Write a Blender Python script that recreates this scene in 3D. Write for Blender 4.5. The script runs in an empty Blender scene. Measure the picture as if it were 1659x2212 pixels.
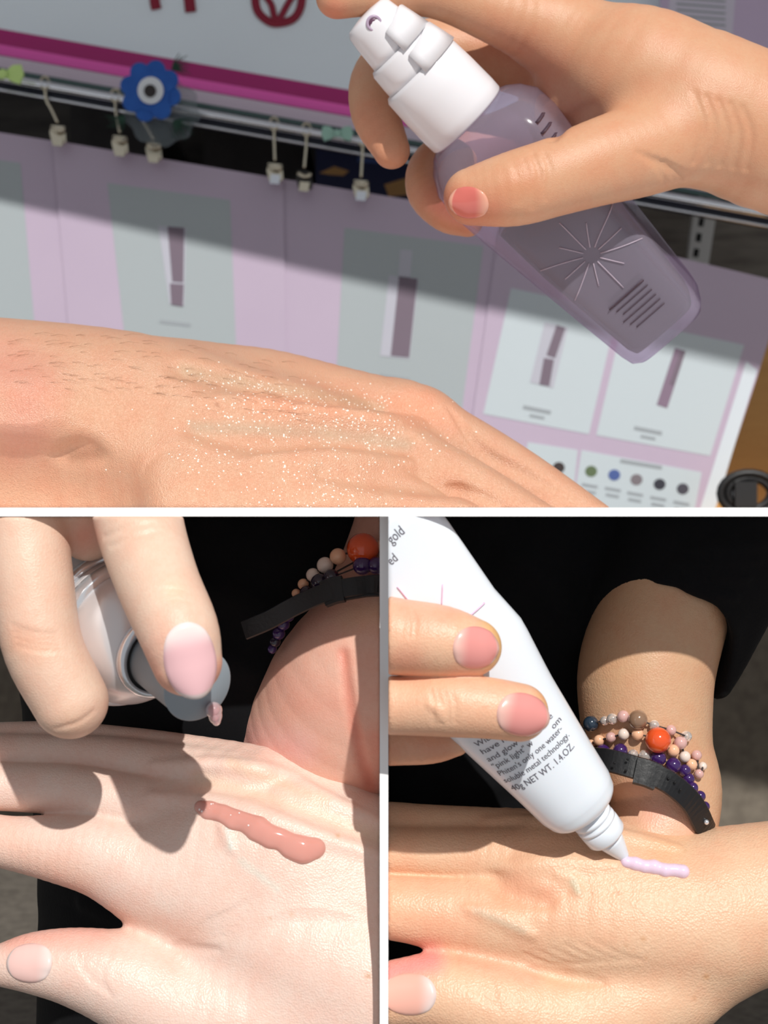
import bpy, math, random
import numpy as np
from mathutils import Vector, Matrix

random.seed(7); rng = np.random.default_rng(7)
scene = bpy.context.scene
col = scene.collection

# ------------------------------------------------------------------ camera, light, exposure
FPX = 3600.0; CX, CY = 829.5, 1106.0; CAMZ = 1.2
cd = bpy.data.cameras.new('camera'); cam = bpy.data.objects.new('camera', cd); col.objects.link(cam)
cam.location = (0, 0, CAMZ); cam.rotation_euler = (math.pi / 2, 0, 0)
cd.sensor_fit = 'HORIZONTAL'; cd.sensor_width = 36; cd.lens = 36 * FPX / 1659
cd.clip_start = 0.01; cd.clip_end = 50
cd.dof.use_dof = True; cd.dof.focus_distance = 0.54
APERTURE = 0.0025
cd.dof.aperture_fstop = (cd.lens / 1000) / APERTURE
scene.camera = cam

w = bpy.data.worlds.new('world'); scene.world = w; w.use_nodes = True
w.node_tree.nodes['Background'].inputs[0].default_value = (0.93, 0.96, 1.0, 1)
w.node_tree.nodes['Background'].inputs[1].default_value = 0.40

SUN_FROM = Vector((0.16, -0.75, 0.59)).normalized()
sd = bpy.data.lights.new('sun', 'SUN'); sun = bpy.data.objects.new('sun', sd); col.objects.link(sun)
sun.rotation_euler = SUN_FROM.to_track_quat('Z', 'Y').to_euler(); sun.location = (0.6, -1.4, 2.6)
sd.energy = 3.55; sd.angle = math.radians(0.8); sd.color = (1.0, 0.97, 0.92)

scene.view_settings.view_transform = 'Standard'; scene.view_settings.look = 'None'
scene.view_settings.gamma = 1; scene.view_settings.exposure = 0.0
scene.view_settings.use_curve_mapping = False

# ------------------------------------------------------------------ helpers
def T(x, y, z=0, D=0.48):
    """photo pixel + nearness (in pixels) at working distance D -> world point"""
    d = D - z * D / FPX
    return np.array([(x - CX) * d / FPX, d, CAMZ + (CY - y) * d / FPX])
def S(D): return D / FPX

ORG = {}
def mk(name, v, f, mat, parent=None, smooth=True, label=None, cat=None, group=None, kind=None):
    v = np.asarray(v, dtype=float).reshape(-1, 3)
    if parent is None:
        o = (v.min(0) + v.max(0)) / 2; o[2] = v[:, 2].min()
    else:
        o = ORG[parent.name]
    me = bpy.data.meshes.new(name); me.from_pydata((v - o).tolist(), [], [tuple(int(i) for i in q) for q in f]); me.update()
    if smooth: me.polygons.foreach_set('use_smooth', [True] * len(me.polygons))
    if mat: me.materials.append(mat)
    ob = bpy.data.objects.new(name, me); col.objects.link(ob)
    if parent is None: ob.location = o
    else: ob.parent = parent
    ORG[ob.name] = o
    tag(ob, label, cat, group, kind)
    return ob
def tag(ob, label=None, cat=None, group=None, kind=None):
    if label: ob['label'] = label
    if cat: ob['category'] = cat
    if group: ob['group'] = group
    if kind: ob['kind'] = kind
def empty(name, loc, label, cat, group=None):
    e = bpy.data.objects.new(name, None); col.objects.link(e); e.location = loc; e.empty_display_size = 0.02
    ORG[e.name] = np.array(loc, dtype=float); tag(e, label, cat, group)
    return e
def nrm(a): a = np.asarray(a, float); return a / (np.linalg.norm(a) + 1e-12)
def frame(ax, up=(0, 0, 1)):
    ax = nrm(ax); u = np.asarray(up, float)
    if abs(ax @ nrm(u)) > 0.97: u = np.array([1., 0, 0])
    a = nrm(np.cross(u, ax)); b = np.cross(ax, a)
    return a, b, ax

def catmull(P, n=6):
    P = np.asarray(P, float)
    if len(P) < 3:
        t = np.linspace(0, 1, n + 1)[:, None]; return P[0] * (1 - t) + P[-1] * t
    Q = np.vstack([2 * P[0] - P[1], P, 2 * P[-1] - P[-2]]); out = []
    for i in range(1, len(Q) - 2):
        p0, p1, p2, p3 = Q[i - 1:i + 3]
        for t in np.linspace(0, 1, n, endpoint=False):
            out.append(0.5 * (2 * p1 + (p2 - p0) * t + (2 * p0 - 5 * p1 + 4 * p2 - p3) * t * t + (3 * p1 - p0 - 3 * p2 + p3) * t ** 3))
    out.append(P[-1]); return np.array(out)

def grid_faces(n, m, close_m=True, caps=True):
    f = []
    for i in range(n - 1):
        for j in range(m if close_m else m - 1):
            j2 = (j + 1) % m
            f.append((i * m + j, i * m + j2, (i + 1) * m + j2, (i + 1) * m + j))
    if caps:
        f.append(tuple(range(m - 1, -1, -1))); f.append(tuple((n - 1) * m + j for j in range(m)))
    return f
def lathe(profile, o, ax, seg=48, sq=0, rot=0, caps=True):
    """profile [(t, r)] metric along axis; sq>0 -> rounded square section"""
    a, b, c = frame(ax); v = []
    for row in profile:
        t, r = row[0], row[1]; q = row[2] if len(row) > 2 else sq
        for j in range(seg):
            th = 2 * math.pi * j / seg + rot
            cx_, sy_ = math.cos(th), math.sin(th)
            k = 1.0
            if q > 0:
                p = 2 + 4 * q; th2 = 2 * math.pi * j / seg
                c2, s2 = math.cos(th2), math.sin(th2)
                k = (abs(c2) ** p + abs(s2) ** p) ** (-1 / p)
            v.append(np.asarray(o) + c * t + (a * cx_ + b * sy_) * r * k)
    return np.array(v), grid_faces(len(profile), seg, True, caps)
def tube(P, R, seg=8, caps=True, up=(0, 0, 1), flat=1.0):
    P = np.asarray(P, float); R = np.broadcast_to(np.asarray(R, float), (len(P),)); v = []
    d = np.gradient(P, axis=0); a0 = None
    for i in range(len(P)):
        ax = nrm(d[i])
        if a0 is None: a, b, _ = frame(ax, up)
        else:
            a = nrm(a0 - ax * (a0 @ ax)); b = np.cross(ax, a)
        a0 = a
        for j in range(seg):
            th = 2 * math.pi * j / seg
            v.append(P[i] + (a * math.cos(th) + b * math.sin(th) * flat) * R[i])
    return np.array(v), grid_faces(len(P), seg, True, caps)
def sphere(c, r, n=12, m=18, sc=(1, 1, 1)):
    v = []; f = []
    for i in range(n + 1):
        ph = math.pi * i / n
        for j in range(m):
            th = 2 * math.pi * j / m
            v.append(np.asarray(c) + r * np.array([math.sin(ph) * math.cos(th) * sc[0], math.sin(ph) * math.sin(th) * sc[1], math.cos(ph) * sc[2]]))
    for i in range(n):
        for j in range(m):
            j2 = (j + 1) % m; f.append((i * m + j, i * m + j2, (i + 1) * m + j2, (i + 1) * m + j))
    return np.array(v), f
def join(parts):
    V = []; F = []; n = 0
    for v, f in parts:
        V.append(np.asarray(v)); F += [tuple(i + n for i in q) for q in f]; n += len(v)
    return np.vstack(V), F
def slab(quad, th, nrml=(0, 1, 0)):
    """quad of 4 world points extruded by th along nrml (away from camera)"""
    q = np.asarray(quad, float); b = q + np.asarray(nrml, float) * th
    return np.vstack([q, b]), [(0, 1, 2, 3), (7, 6, 5, 4), (0, 4, 5, 1), (1, 5, 6, 2), (2, 6, 7, 3), (3, 7, 4, 0)]
def box(lo, hi):
    x0, y0, z0 = lo; x1, y1, z1 = hi
    return slab([(x0, y0, z0), (x1, y0, z0), (x1, y0, z1), (x0, y0, z1)], y1 - y0)
def pquad(pts, D, th, z=0): return slab([T(x, y, z, D) for x, y in pts], th)
def poly(pts, D, th, z=0):
    q = np.array([T(x, y, z, D) for x, y in pts]); b = q + np.array([0, th, 0]); n = len(q)
    f = [tuple(range(n)), tuple(range(2 * n - 1, n - 1, -1))] + [(i, i + n, (i + 1) % n + n, (i + 1) % n) for i in range(n)]
    return np.vstack([q, b]), f

# ------------------------------------------------------------------ materials
def s2l(c): return tuple(((x / 255) / 12.92 if x / 255 <= 0.04045 else ((x / 255 + 0.055) / 1.055) ** 2.4) for x in c) + (1.0,)
def material(name, rgb, rough=0.5, metal=0.0, spec=0.5, coat=0.0, trans=0.0, ior=1.45, noise=None, bump=None, sss=0.0, emit=None, alpha=1.0, sheen=0.0):
    m = bpy.data.materials.new(name); m.use_nodes = True; nt = m.node_tree; b = nt.nodes['Principled BSDF']
    b.inputs['Base Color'].default_value = s2l(rgb); b.inputs['Roughness'].default_value = rough; b.inputs['Metallic'].default_value = metal
    b.inputs['Specular IOR Level'].default_value = spec; b.inputs['Coat Weight'].default_value = coat; b.inputs['Coat Roughness'].default_value = 0.08
    b.inputs['Transmission Weight'].default_value = trans; b.inputs['IOR'].default_value = ior; b.inputs['Alpha'].default_value = alpha
    b.inputs['Sheen Weight'].default_value = sheen
    if sss:
        b.inputs['Subsurface Weight'].default_value = sss; b.inputs['Subsurface Radius'].default_value = (1, 0.5, 0.4); b.inputs['Subsurface Scale'].default_value = 0.002
    tc = nt.nodes.new('ShaderNodeTexCoord')
    if noise:
        sc, amt, rgb2 = noise[:3]
        n = nt.nodes.new('ShaderNodeTexNoise'); n.inputs['Scale'].default_value = sc; n.inputs['Detail'].default_value = 5
        if len(noise) > 3:
            mp = nt.nodes.new('ShaderNodeMapping'); mp.inputs['Scale'].default_value = noise[3]
            nt.links.new(tc.outputs['Object'], mp.inputs[0]); nt.links.new(mp.outputs[0], n.inputs['Vector'])
        else: nt.links.new(tc.outputs['Object'], n.inputs['Vector'])
        r = nt.nodes.new('ShaderNodeMapRange'); r.inputs[1].default_value = 0.35; r.inputs[2].default_value = 0.65; r.inputs[4].default_value = amt
        mx = nt.nodes.new('ShaderNodeMix'); mx.data_type = 'RGBA'
        mx.inputs[6].default_value = s2l(rgb); mx.inputs[7].default_value = s2l(rgb2)
        nt.links.new(n.outputs[0], r.inputs[0]); nt.links.new(r.outputs[0], mx.inputs[0]); nt.links.new(mx.outputs[2], b.inputs['Base Color'])
    if bump:
        sc, st, dist = bump
        n = nt.nodes.new('ShaderNodeTexNoise'); n.inputs['Scale'].default_value = sc; n.inputs['Detail'].default_value = 4
        nt.links.new(tc.outputs['Object'], n.inputs['Vector'])
        bp = nt.nodes.new('ShaderNodeBump'); bp.inputs['Strength'].default_value = st; bp.inputs['Distance'].default_value = dist
        nt.links.new(n.outputs[0], bp.inputs['Height']); nt.links.new(bp.outputs[0], b.inputs['Normal'])
    return m
def skin_material(name, rough=0.42, pore=1500, line_dir=(1, 0.2, 0.3), bump=0.35, spec=0.5, oily=0.0):
    """skin: colour from the 'skin' attribute, fine cell relief, cross-hatched skin lines, faint mottling"""
    m = bpy.data.materials.new(name); m.use_nodes = True; nt = m.node_tree; N = nt.nodes.new; L = nt.links.new; b = nt.nodes['Principled BSDF']
    at = N('ShaderNodeAttribute'); at.attribute_name = 'skin'
    tc = N('ShaderNodeTexCoord')
    n1 = N('ShaderNodeTexNoise'); n1.inputs['Scale'].default_value = 110; n1.inputs['Detail'].default_value = 6; L(tc.outputs['Object'], n1.inputs['Vector'])
    r1 = N('ShaderNodeMapRange'); r1.inputs[1].default_value = 0.38; r1.inputs[2].default_value = 0.68; r1.inputs[4].default_value = 0.36; L(n1.outputs[0], r1.inputs[0])
    mx = N('ShaderNodeMix'); mx.data_type = 'RGBA'; mx.blend_type = 'MULTIPLY'; mx.inputs[7].default_value = (1.0, 0.74, 0.68, 1)
    L(r1.outputs[0], mx.inputs[0]); L(at.outputs['Color'], mx.inputs[6])
    n2 = N('ShaderNodeTexNoise'); n2.inputs['Scale'].default_value = 700; n2.inputs['Detail'].default_value = 3; L(tc.outputs['Object'], n2.inputs['Vector'])
    r2 = N('ShaderNodeMapRange'); r2.inputs[1].default_value = 0.4; r2.inputs[2].default_value = 0.7; r2.inputs[4].default_value = 0.16; L(n2.outputs[0], r2.inputs[0])
    mx2 = N('ShaderNodeMix'); mx2.data_type = 'RGBA'; mx2.blend_type = 'MULTIPLY'; mx2.inputs[7].default_value = (0.86, 0.66, 0.56, 1)
    L(r2.outputs[0], mx2.inputs[0]); L(mx.outputs[2], mx2.inputs[6]); L(mx2.outputs[2], b.inputs['Base Color'])
    vo = N('ShaderNodeTexVoronoi'); vo.inputs['Scale'].default_value = pore; L(tc.outputs['Object'], vo.inputs['Vector'])
    mp = N('ShaderNodeMapping'); mp.inputs['Scale'].default_value = line_dir; L(tc.outputs['Object'], mp.inputs[0])
    n3 = N('ShaderNodeTexNoise'); n3.inputs['Scale'].default_value = 2000; n3.inputs['Detail'].default_value = 3; n3.inputs['Distortion'].default_value = 0.4; L(mp.outputs[0], n3.inputs['Vector'])
    ad = N('ShaderNodeMath'); ad.operation = 'ADD'; L(vo.outputs['Distance'], ad.inputs[0]); L(n3.outputs[0], ad.inputs[1])
    bp = N('ShaderNodeBump'); bp.inputs['Strength'].default_value = bump; bp.inputs['Distance'].default_value = 0.0004
    L(ad.outputs[0], bp.inputs['Height']); L(bp.outputs[0], b.inputs['Normal'])
    b.inputs['Roughness'].default_value = rough; b.inputs['Specular IOR Level'].default_value = spec
    b.inputs['Subsurface Weight'].default_value = 0.12; b.inputs['Subsurface Radius'].default_value = (1, 0.4, 0.25); b.inputs['Subsurface Scale'].default_value = 0.0025
    if oily: b.inputs['Coat Weight'].default_value = oily; b.inputs['Coat Roughness'].default_value = 0.25; L(bp.outputs[0], b.inputs['Coat Normal'])
    return m

# ------------------------------------------------------------------ implicit-surface sculptor for hands and cloth
BIG = 1.0
class Sculpt:
    def __init__(s, D, dz=0): s.D = D; s.ops = []; s.dz = dz
    def chain(s, pts, k=10, op='add', sub=5, flat=None):
        """pts: (x, y, z, r) in photo pixels; grows a tapering limb"""
        pts = [(p[0], p[1], p[2] + s.dz, p[3]) for p in pts]
        W = np.array([T(p[0], p[1], p[2], s.D) for p in pts]); R = np.array([p[3] * (s.D - p[2] * S(s.D)) / FPX for p in pts])
        Q = catmull(np.column_stack([W, R]), sub) if len(pts) > 1 else np.column_stack([W, R])
        s.ops.append((op, Q, k * S(s.D), flat)); return s
    def clip(s, p, n): s.ops.append(('clip', np.asarray(p, float), nrm(n), None)); return s
    @staticmethod
    def seg(P, Q, flat):
        out = np.full(P.shape[:-1], BIG, np.float32)
        def tr(X):
            if flat is None: return X
            n, f = flat; n = nrm(n).astype(np.float32); return X + (f - 1) * (X @ n)[..., None] * n
        Pt = tr(P); A = tr(Q[:, :3].astype(np.float32))
        if len(Q) == 1: return np.linalg.norm(Pt - A[0], axis=-1) - np.float32(Q[0, 3])
        if P.ndim == 2 and len(P) * len(Q) < 400000:
            a = A[:-1]; ab = A[1:] - a; L2 = (ab * ab).sum(-1) + 1e-14; pa = Pt[:, None] - a[None]
            hh = np.clip((pa * ab[None]).sum(-1) / L2, 0, 1); r0 = Q[:-1, 3]; dr = Q[1:, 3] - r0
            return (np.sqrt(((pa - hh[..., None] * ab[None]) ** 2).sum(-1)) - (r0 + dr * hh)).min(1).astype(np.float32)
        for i in range(len(Q) - 1):
            a, b = A[i], A[i + 1]; ab = b - a; L2 = float(ab @ ab) + 1e-14
            pa = Pt - a
            h = np.clip((pa @ ab) / L2, 0, 1)
            d = np.sqrt(np.maximum(((pa - h[..., None] * ab) ** 2).sum(-1), 0)) - (Q[i, 3] + (Q[i + 1, 3] - Q[i, 3]) * h)
            out = np.minimum(out, d.astype(np.float32))
        return out
    @staticmethod
    def combine(F, d, op, k):
        if op == 'add':
            if k <= 0: return np.minimum(F, d)
            h = np.maximum(k - np.abs(F - d), 0) / k; return np.minimum(F, d) - h * h * k * 0.25
        if k <= 0: return np.maximum(F, -d)
        h = np.maximum(k - np.abs(F + d), 0) / k; return np.maximum(F, -d) + h * h * k * 0.25
    def at(s, P, ops=None):
        P = np.asarray(P, np.float32); F = np.full(P.shape[:-1], BIG, np.float32)
        for op, Q, k, fl in (ops if ops is not None else s.ops):
            if op == 'clip': F = np.maximum(F, (P - Q.astype(np.float32)) @ k.astype(np.float32)); continue
            F = s.combine(F, s.seg(P, Q, fl), op, k)
        return F
    def cast(s, x, y, clip=False, far=0.35, near=0.2):
        """points on the surface seen through pixels x, y"""
        x = np.atleast_1d(np.asarray(x, float)); y = np.atleast_1d(np.asarray(y, float))
        ops = s.ops if clip else [o for o in s.ops if o[0] != 'clip']
        dirs = np.stack([(x - CX) / FPX, np.ones_like(x), (CY - y) / FPX], -1)
        d = np.full(x.shape, s.D - near)
        for _ in range(46):
            P = np.array([0, 0, CAMZ]) + dirs * d[:, None]; v = s.at(P, ops); d = d + np.clip(v, -0.004, 0.02) * 0.8
        hit = np.abs(v) < 0.0006
        d = np.where(hit, d, s.D)
        return np.array([0, 0, CAMZ]) + dirs * d[:, None]
    def normal(s, P, e=0.0006):
        P = np.asarray(P, float); g = []
        ops = [o for o in s.ops if o[0] != 'clip']
        for i in range(3):
            o = np.zeros(3); o[i] = e; g.append(s.at(P + o, ops) - s.at(P - o, ops))
        g = np.stack(g, -1); return g / (np.linalg.norm(g, axis=-1, keepdims=True) + 1e-9)
    def ridge(s, pts, r, sink=0.5, k=14, op='add', n=6):
        """raised vein / tendon (add) or crease (sub) that follows the surface under a pixel polyline; r in px"""
        p = catmull(np.array(pts, float), n); W = s.cast(p[:, 0], p[:, 1]); Nn = s.normal(W)
        rr = r * S(s.D)
        t = np.linspace(-1, 1, len(W)); R = rr * np.maximum(1 - np.abs(t) ** 2.5, 0.06)
        W = W - Nn * (R * sink if op == 'add' else -R * (1 - sink))[:, None]
        s.ops.append((op, np.column_stack([W, R]), k * S(s.D), None)); return s
    def crease(s, pts, r=5, depth=0.5, k=6): return s.ridge(pts, r, depth * 0.7, k * 1.3, 'sub')
    def mesh(s, vox):
        h = vox * S(s.D)
        lo = np.array([1e9] * 3); hi = -lo
        for op, Q, k, fl in s.ops:
            if op == 'add':
                lo = np.minimum(lo, (Q[:, :3] - Q[:, 3:4] - abs(k)).min(0)); hi = np.maximum(hi, (Q[:, :3] + Q[:, 3:4] + abs(k)).max(0))
        for op, Q, k, fl in s.ops:
            if op == 'clip':
                for i in range(3):
                    if k[i] > 0.999: hi[i] = min(hi[i], Q[i] + 3 * h)
                    if k[i] < -0.999: lo[i] = max(lo[i], Q[i] - 3 * h)
        lo -= 2 * h; hi += 2 * h
        n = np.ceil((hi - lo) / h).astype(int) + 1
        ax = [(lo[i] + h * np.arange(n[i])).astype(np.float32) for i in range(3)]
        F = np.full(n, BIG, np.float32)
        for op, Q, k, fl in s.ops:
            if op == 'clip':
                pl = sum((a.reshape([-1 if j == i else 1 for j in range(3)]) - Q[i]) * k[i] for i, a in enumerate(ax))
                F = np.maximum(F, pl.astype(np.float32)); continue
            m = abs(k) + 2.5 * h
            step = 4 if op == 'add' else 6
            # evaluate on the chain's own bounding box only
            a = np.maximum(((Q[:, :3] - Q[:, 3:4]).min(0) - m - lo) // h, 0).astype(int); b = np.minimum(((Q[:, :3] + Q[:, 3:4]).max(0) + m - lo) // h + 2, n).astype(int)
            if (b <= a).any(): continue
            tmp = np.full(b - a, BIG, np.float32)
            for i in range(0, max(len(Q) - 1, 1), step):
                q = Q[i:i + step + 1]
                c = np.maximum(((q[:, :3] - q[:, 3:4]).min(0) - m - lo) // h, 0).astype(int); d = np.minimum(((q[:, :3] + q[:, 3:4]).max(0) + m - lo) // h + 2, n).astype(int)
                if (d <= c).any(): continue
                P = np.stack(np.meshgrid(ax[0][c[0]:d[0]], ax[1][c[1]:d[1]], ax[2][c[2]:d[2]], indexing='ij'), -1)
                sl = tuple(slice(c[j] - a[j], d[j] - a[j]) for j in range(3))
                tmp[sl] = np.minimum(tmp[sl], s.seg(P, q, fl))
            sl = tuple(slice(a[j], b[j]) for j in range(3))
            F[sl] = s.combine(F[sl], tmp, op, k)
        return surface_nets(F, lo, h)
def surface_nets(F, lo, h):
    F = F.astype(np.float32); ins = F < 0; n = np.array(F.shape)
    c = np.zeros(n - 1, np.int8)
    offs = [(i, j, k) for i in (0, 1) for j in (0, 1) for k in (0, 1)]
    for o in offs: c += ins[o[0]:n[0] - 1 + o[0], o[1]:n[1] - 1 + o[1], o[2]:n[2] - 1 + o[2]]
    act = (c > 0) & (c < 8); idx = np.argwhere(act); ids = np.full(act.shape, -1, np.int64); ids[act] = np.arange(len(idx))
    acc = np.zeros((len(idx), 3)); cnt = np.zeros(len(idx))
    V = {o: F[idx[:, 0] + o[0], idx[:, 1] + o[1], idx[:, 2] + o[2]] for o in offs}
    for o in offs:
        for axn in range(3):
            if o[axn] == 1: continue
            p = list(o); p[axn] = 1; p = tuple(p)
            a, b = V[o], V[p]; cr = (a < 0) != (b < 0)
            t = np.where(cr, a / np.where(cr, a - b, 1), 0)
            pos = np.array(o, float)[None] + np.zeros((len(idx), 3)); pos[:, axn] += t
            acc += pos * cr[:, None]; cnt += cr
    verts = lo + h * (idx + acc / cnt[:, None])
    faces = []
    for axn in range(3):
        o1, o2 = [(1, 2), (2, 0), (0, 1)][axn]
        sa = [slice(1, -1)] * 3; sb = [slice(1, -1)] * 3
        sa[axn] = slice(0, -1); sb[axn] = slice(1, None)
        A = ins[tuple(sa)]; B = ins[tuple(sb)]; e = np.argwhere(A != B)
        if len(e) == 0: continue
        base = e + 1; base[:, axn] -= 1
        def g(d1, d2):
            q = base.copy(); q[:, o1] -= d1; q[:, o2] -= d2; return ids[q[:, 0], q[:, 1], q[:, 2]]
        Q = np.stack([g(1, 1), g(0, 1), g(0, 0), g(1, 0)], -1)
        fl = ~A[tuple((e).T)]
        Q[fl] = Q[fl][:, ::-1]
        faces.append(Q)
    faces = np.vstack(faces); faces = faces[(faces >= 0).all(1)]
    return verts, faces
def fast_mesh(name, v, f, mat, parent=None, colors=None, **kw):
    if parent is None: o = (v.min(0) + v.max(0)) / 2; o[2] = v[:, 2].min()
    else: o = ORG[parent.name]
    me = bpy.data.meshes.new(name); me.vertices.add(len(v)); me.vertices.foreach_set('co', (v - o).astype(np.float32).ravel())
    me.loops.add(f.size); me.loops.foreach_set('vertex_index', f.astype(np.int32).ravel())
    me.polygons.add(len(f)); me.polygons.foreach_set('loop_start', np.arange(0, f.size, 4, dtype=np.int32)); me.polygons.foreach_set('use_smooth', np.ones(len(f), bool))
    me.update(calc_edges=True); me.validate()
    if colors is not None:
        at = me.attributes.new('skin', 'FLOAT_COLOR', 'POINT'); c4 = np.ones((len(v), 4), np.float32); c4[:, :3] = colors; at.data.foreach_set('color', c4.ravel())
    me.materials.append(mat); ob = bpy.data.objects.new(name, me); col.objects.link(ob)
    if parent is None: ob.location = o
    else: ob.parent = parent
    ORG[ob.name] = o; tag(ob, **kw); return ob
def tinted(v, D, base, spots):
    """skin colour: base colour with soft patches (x, y, radius, rgb, amount) for nail folds, veins, moles and some painted shade"""
    c = np.tile(np.array(s2l(base)[:3]), (len(v), 1))
    px = CX + v[:, 0] * FPX / v[:, 1]; py = CY - (v[:, 2] - CAMZ) * FPX / v[:, 1]
    for sp in spots:
        pts, r, rgb, amt = sp
        pts = np.array(pts, float).reshape(-1, 2)
        if len(pts) > 1: pts = catmull(pts, 5)
        d = np.full(len(v), 1e9)
        for i in range(max(len(pts) - 1, 1)):
            a = pts[i]; b = pts[min(i + 1, len(pts) - 1)]; ab = b - a; L2 = ab @ ab + 1e-9
            t = np.clip(((px - a[0]) * ab[0] + (py - a[1]) * ab[1]) / L2, 0, 1)
            d = np.minimum(d, np.hypot(px - a[0] - t * ab[0], py - a[1] - t * ab[1]))
        wgt = (np.clip(1 - d / r, 0, 1)); wgt = wgt * wgt * (3 - 2 * wgt) * amt
        c = c * (1 - wgt[:, None]) + np.array(s2l(rgb)[:3]) * wgt[:, None]
    return c
def nail(sc, name, c, tip, wpx, lpx, mat, parent, label=None, square=2.6, lift=0.35, tipmat=None, free=None, over=0):
    """fingernail: rounded plate laid on the finger. c = centre pixel, tip = pixel it points to"""
    P0 = sc.cast([c[0]], [c[1]])[0]; Nn = sc.normal(P0[None])[0]
    P1 = sc.cast([c[0] + (tip[0] - c[0]) * 0.2], [c[1] + (tip[1] - c[1]) * 0.2])[0]
    ax = P1 - P0; ax = nrm(ax - Nn * (ax @ Nn)); sd_ = np.cross(ax, Nn)
    s = S(sc.D); n, m = 13, 15; top = []
    for i in range(n):
        u = -1 + 2 * i / (n - 1)
        for j in range(m):
            q = -1 + 2 * j / (m - 1)
            # squircle map
            uu = u * math.sqrt(max(1 - q * q / 2 * (0.93), 0)); qq = q * math.sqrt(max(1 - u * u / 2 * 0.93, 0))
            top.append(P0 + ax * (uu * lpx / 2 * s) + sd_ * (qq * wpx / 2 * s) + Nn * (30 * s))
    top = np.array(top)
    ops = [o for o in sc.ops if o[0] != 'clip']
    for _ in range(40): top = top - Nn * (np.clip(sc.at(top, ops), -0.003, 0.003) * 0.7)[:, None]
    uu = np.repeat(np.linspace(-1, 1, n), m); qq = np.tile(np.linspace(-1, 1, m), n)
    # stay near the plate's own arc where the finger falls away
    hgt = (top - P0) @ Nn; arc = -(qq ** 2) * wpx * 0.20 * s - np.maximum(uu, 0) ** 2 * lpx * 0.06 * s
    hgt2 = np.maximum(hgt, arc)
    top = top + Nn * (hgt2 - hgt)[:, None]
    edge = np.maximum(np.abs(uu), np.abs(qq))
    top = top + Nn * ((6 * (1 - edge ** 6) * lift + 1.2) * s)[:, None]
    bot = top - Nn * (9 * s); f = []
    def id_(i, j): return i * m + j
    for i in range(n - 1):
        for j in range(m - 1):
            f.append((id_(i, j), id_(i, j + 1), id_(i + 1, j + 1), id_(i + 1, j)))
    nb = len(top); f += [tuple(nb + q for q in reversed(ff)) for ff in list(f)]
    rim = [id_(0, j) for j in range(m)] + [id_(i, m - 1) for i in range(1, n)] + [id_(n - 1, j) for j in range(m - 2, -1, -1)] + [id_(i, 0) for i in range(n - 2, 0, -1)]
    for a, b in zip(rim, rim[1:] + rim[:1]): f.append((b, a, a + nb, b + nb))
    ob = mk(name, np.vstack([top, bot]), f, mat, parent, label=label)
    # pale lunula at the root and pale free edge as pigment
    at = ob.data.attributes.new('nailu', 'FLOAT', 'POINT'); at.data.foreach_set('value', np.concatenate([uu, uu]).astype(np.float32))
    return ob
def nail_material(name, pink, pale, rough=0.25, free=0.93):
    m = material(name, pink, rough=rough, coat=0.4); nt = m.node_tree; b = nt.nodes['Principled BSDF']
    at = nt.nodes.new('ShaderNodeAttribute'); at.attribute_name = 'nailu'
    r = nt.nodes.new('ShaderNodeValToRGB'); e = r.color_ramp.elements
    mr = nt.nodes.new('ShaderNodeMapRange'); mr.inputs[1].default_value = -1; mr.inputs[2].default_value = 1
    nt.links.new(at.outputs['Fac'], mr.inputs[0]); nt.links.new(mr.outputs[0], r.inputs[0])
    e[0].position = 0.04; e[0].color = s2l(pale); e[1].position = 0.36; r.color_ramp.interpolation = 'EASE'; e[1].color = s2l(pink)
    x = e.new(free - 0.05); x.color = s2l(pink); x = e.new(free); x.color = s2l(pale)
    nt.links.new(r.outputs[0], b.inputs['Base Color']); return m
def text_mesh(s, size):
    cu = bpy.data.curves.new('t', 'FONT'); cu.body = s; cu.size = size; cu.resolution_u = 3
    ob = bpy.data.objects.new('t', cu); col.objects.link(ob); dg = bpy.context.evaluated_depsgraph_get()
    me = bpy.data.meshes.new_from_object(ob.evaluated_get(dg)); v = np.array([x.co[:] for x in me.vertices]).reshape(-1, 3); f = [tuple(p.vertices) for p in me.polygons]
    bpy.data.objects.remove(ob); bpy.data.curves.remove(cu); bpy.data.meshes.remove(me); return v, f

# ------------------------------------------------------------------ colours
M_white = material('white_board', (246, 246, 246), rough=0.6)
M_black = material('black_cloth', (15, 16, 19), rough=0.9, spec=0.2, bump=(900, 0.3, 0.0004), noise=(60, 0.6, (9, 9, 12)), sheen=0.02)
M_black_p = material('black_strap_leather', (20, 21, 24), rough=0.45, bump=(900, 0.3, 0.0003))
M_chrome = material('chrome', (215, 218, 225), rough=0.12, metal=1.0)
M_silver = material('satin_silver', (214, 217, 224), rough=0.26, metal=1.0, bump=(300, 0.02, 0.0002))
M_silver_b = material('polished_silver', (232, 235, 240), rough=0.1, metal=1.0)
M_grey_plastic = material('grey_plastic', (150, 160, 168), rough=0.4)
M_darkgap = material('dark_gap', (14, 15, 18), rough=0.7)
M_tube = material('white_tube_plastic', (232, 238, 246), rough=0.28, coat=0.25, sss=0.1)
M_print = material('grey_print', (92, 88, 98), rough=0.6)
M_printpink = material('pink_print', (240, 198, 226), rough=0.5)

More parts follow.
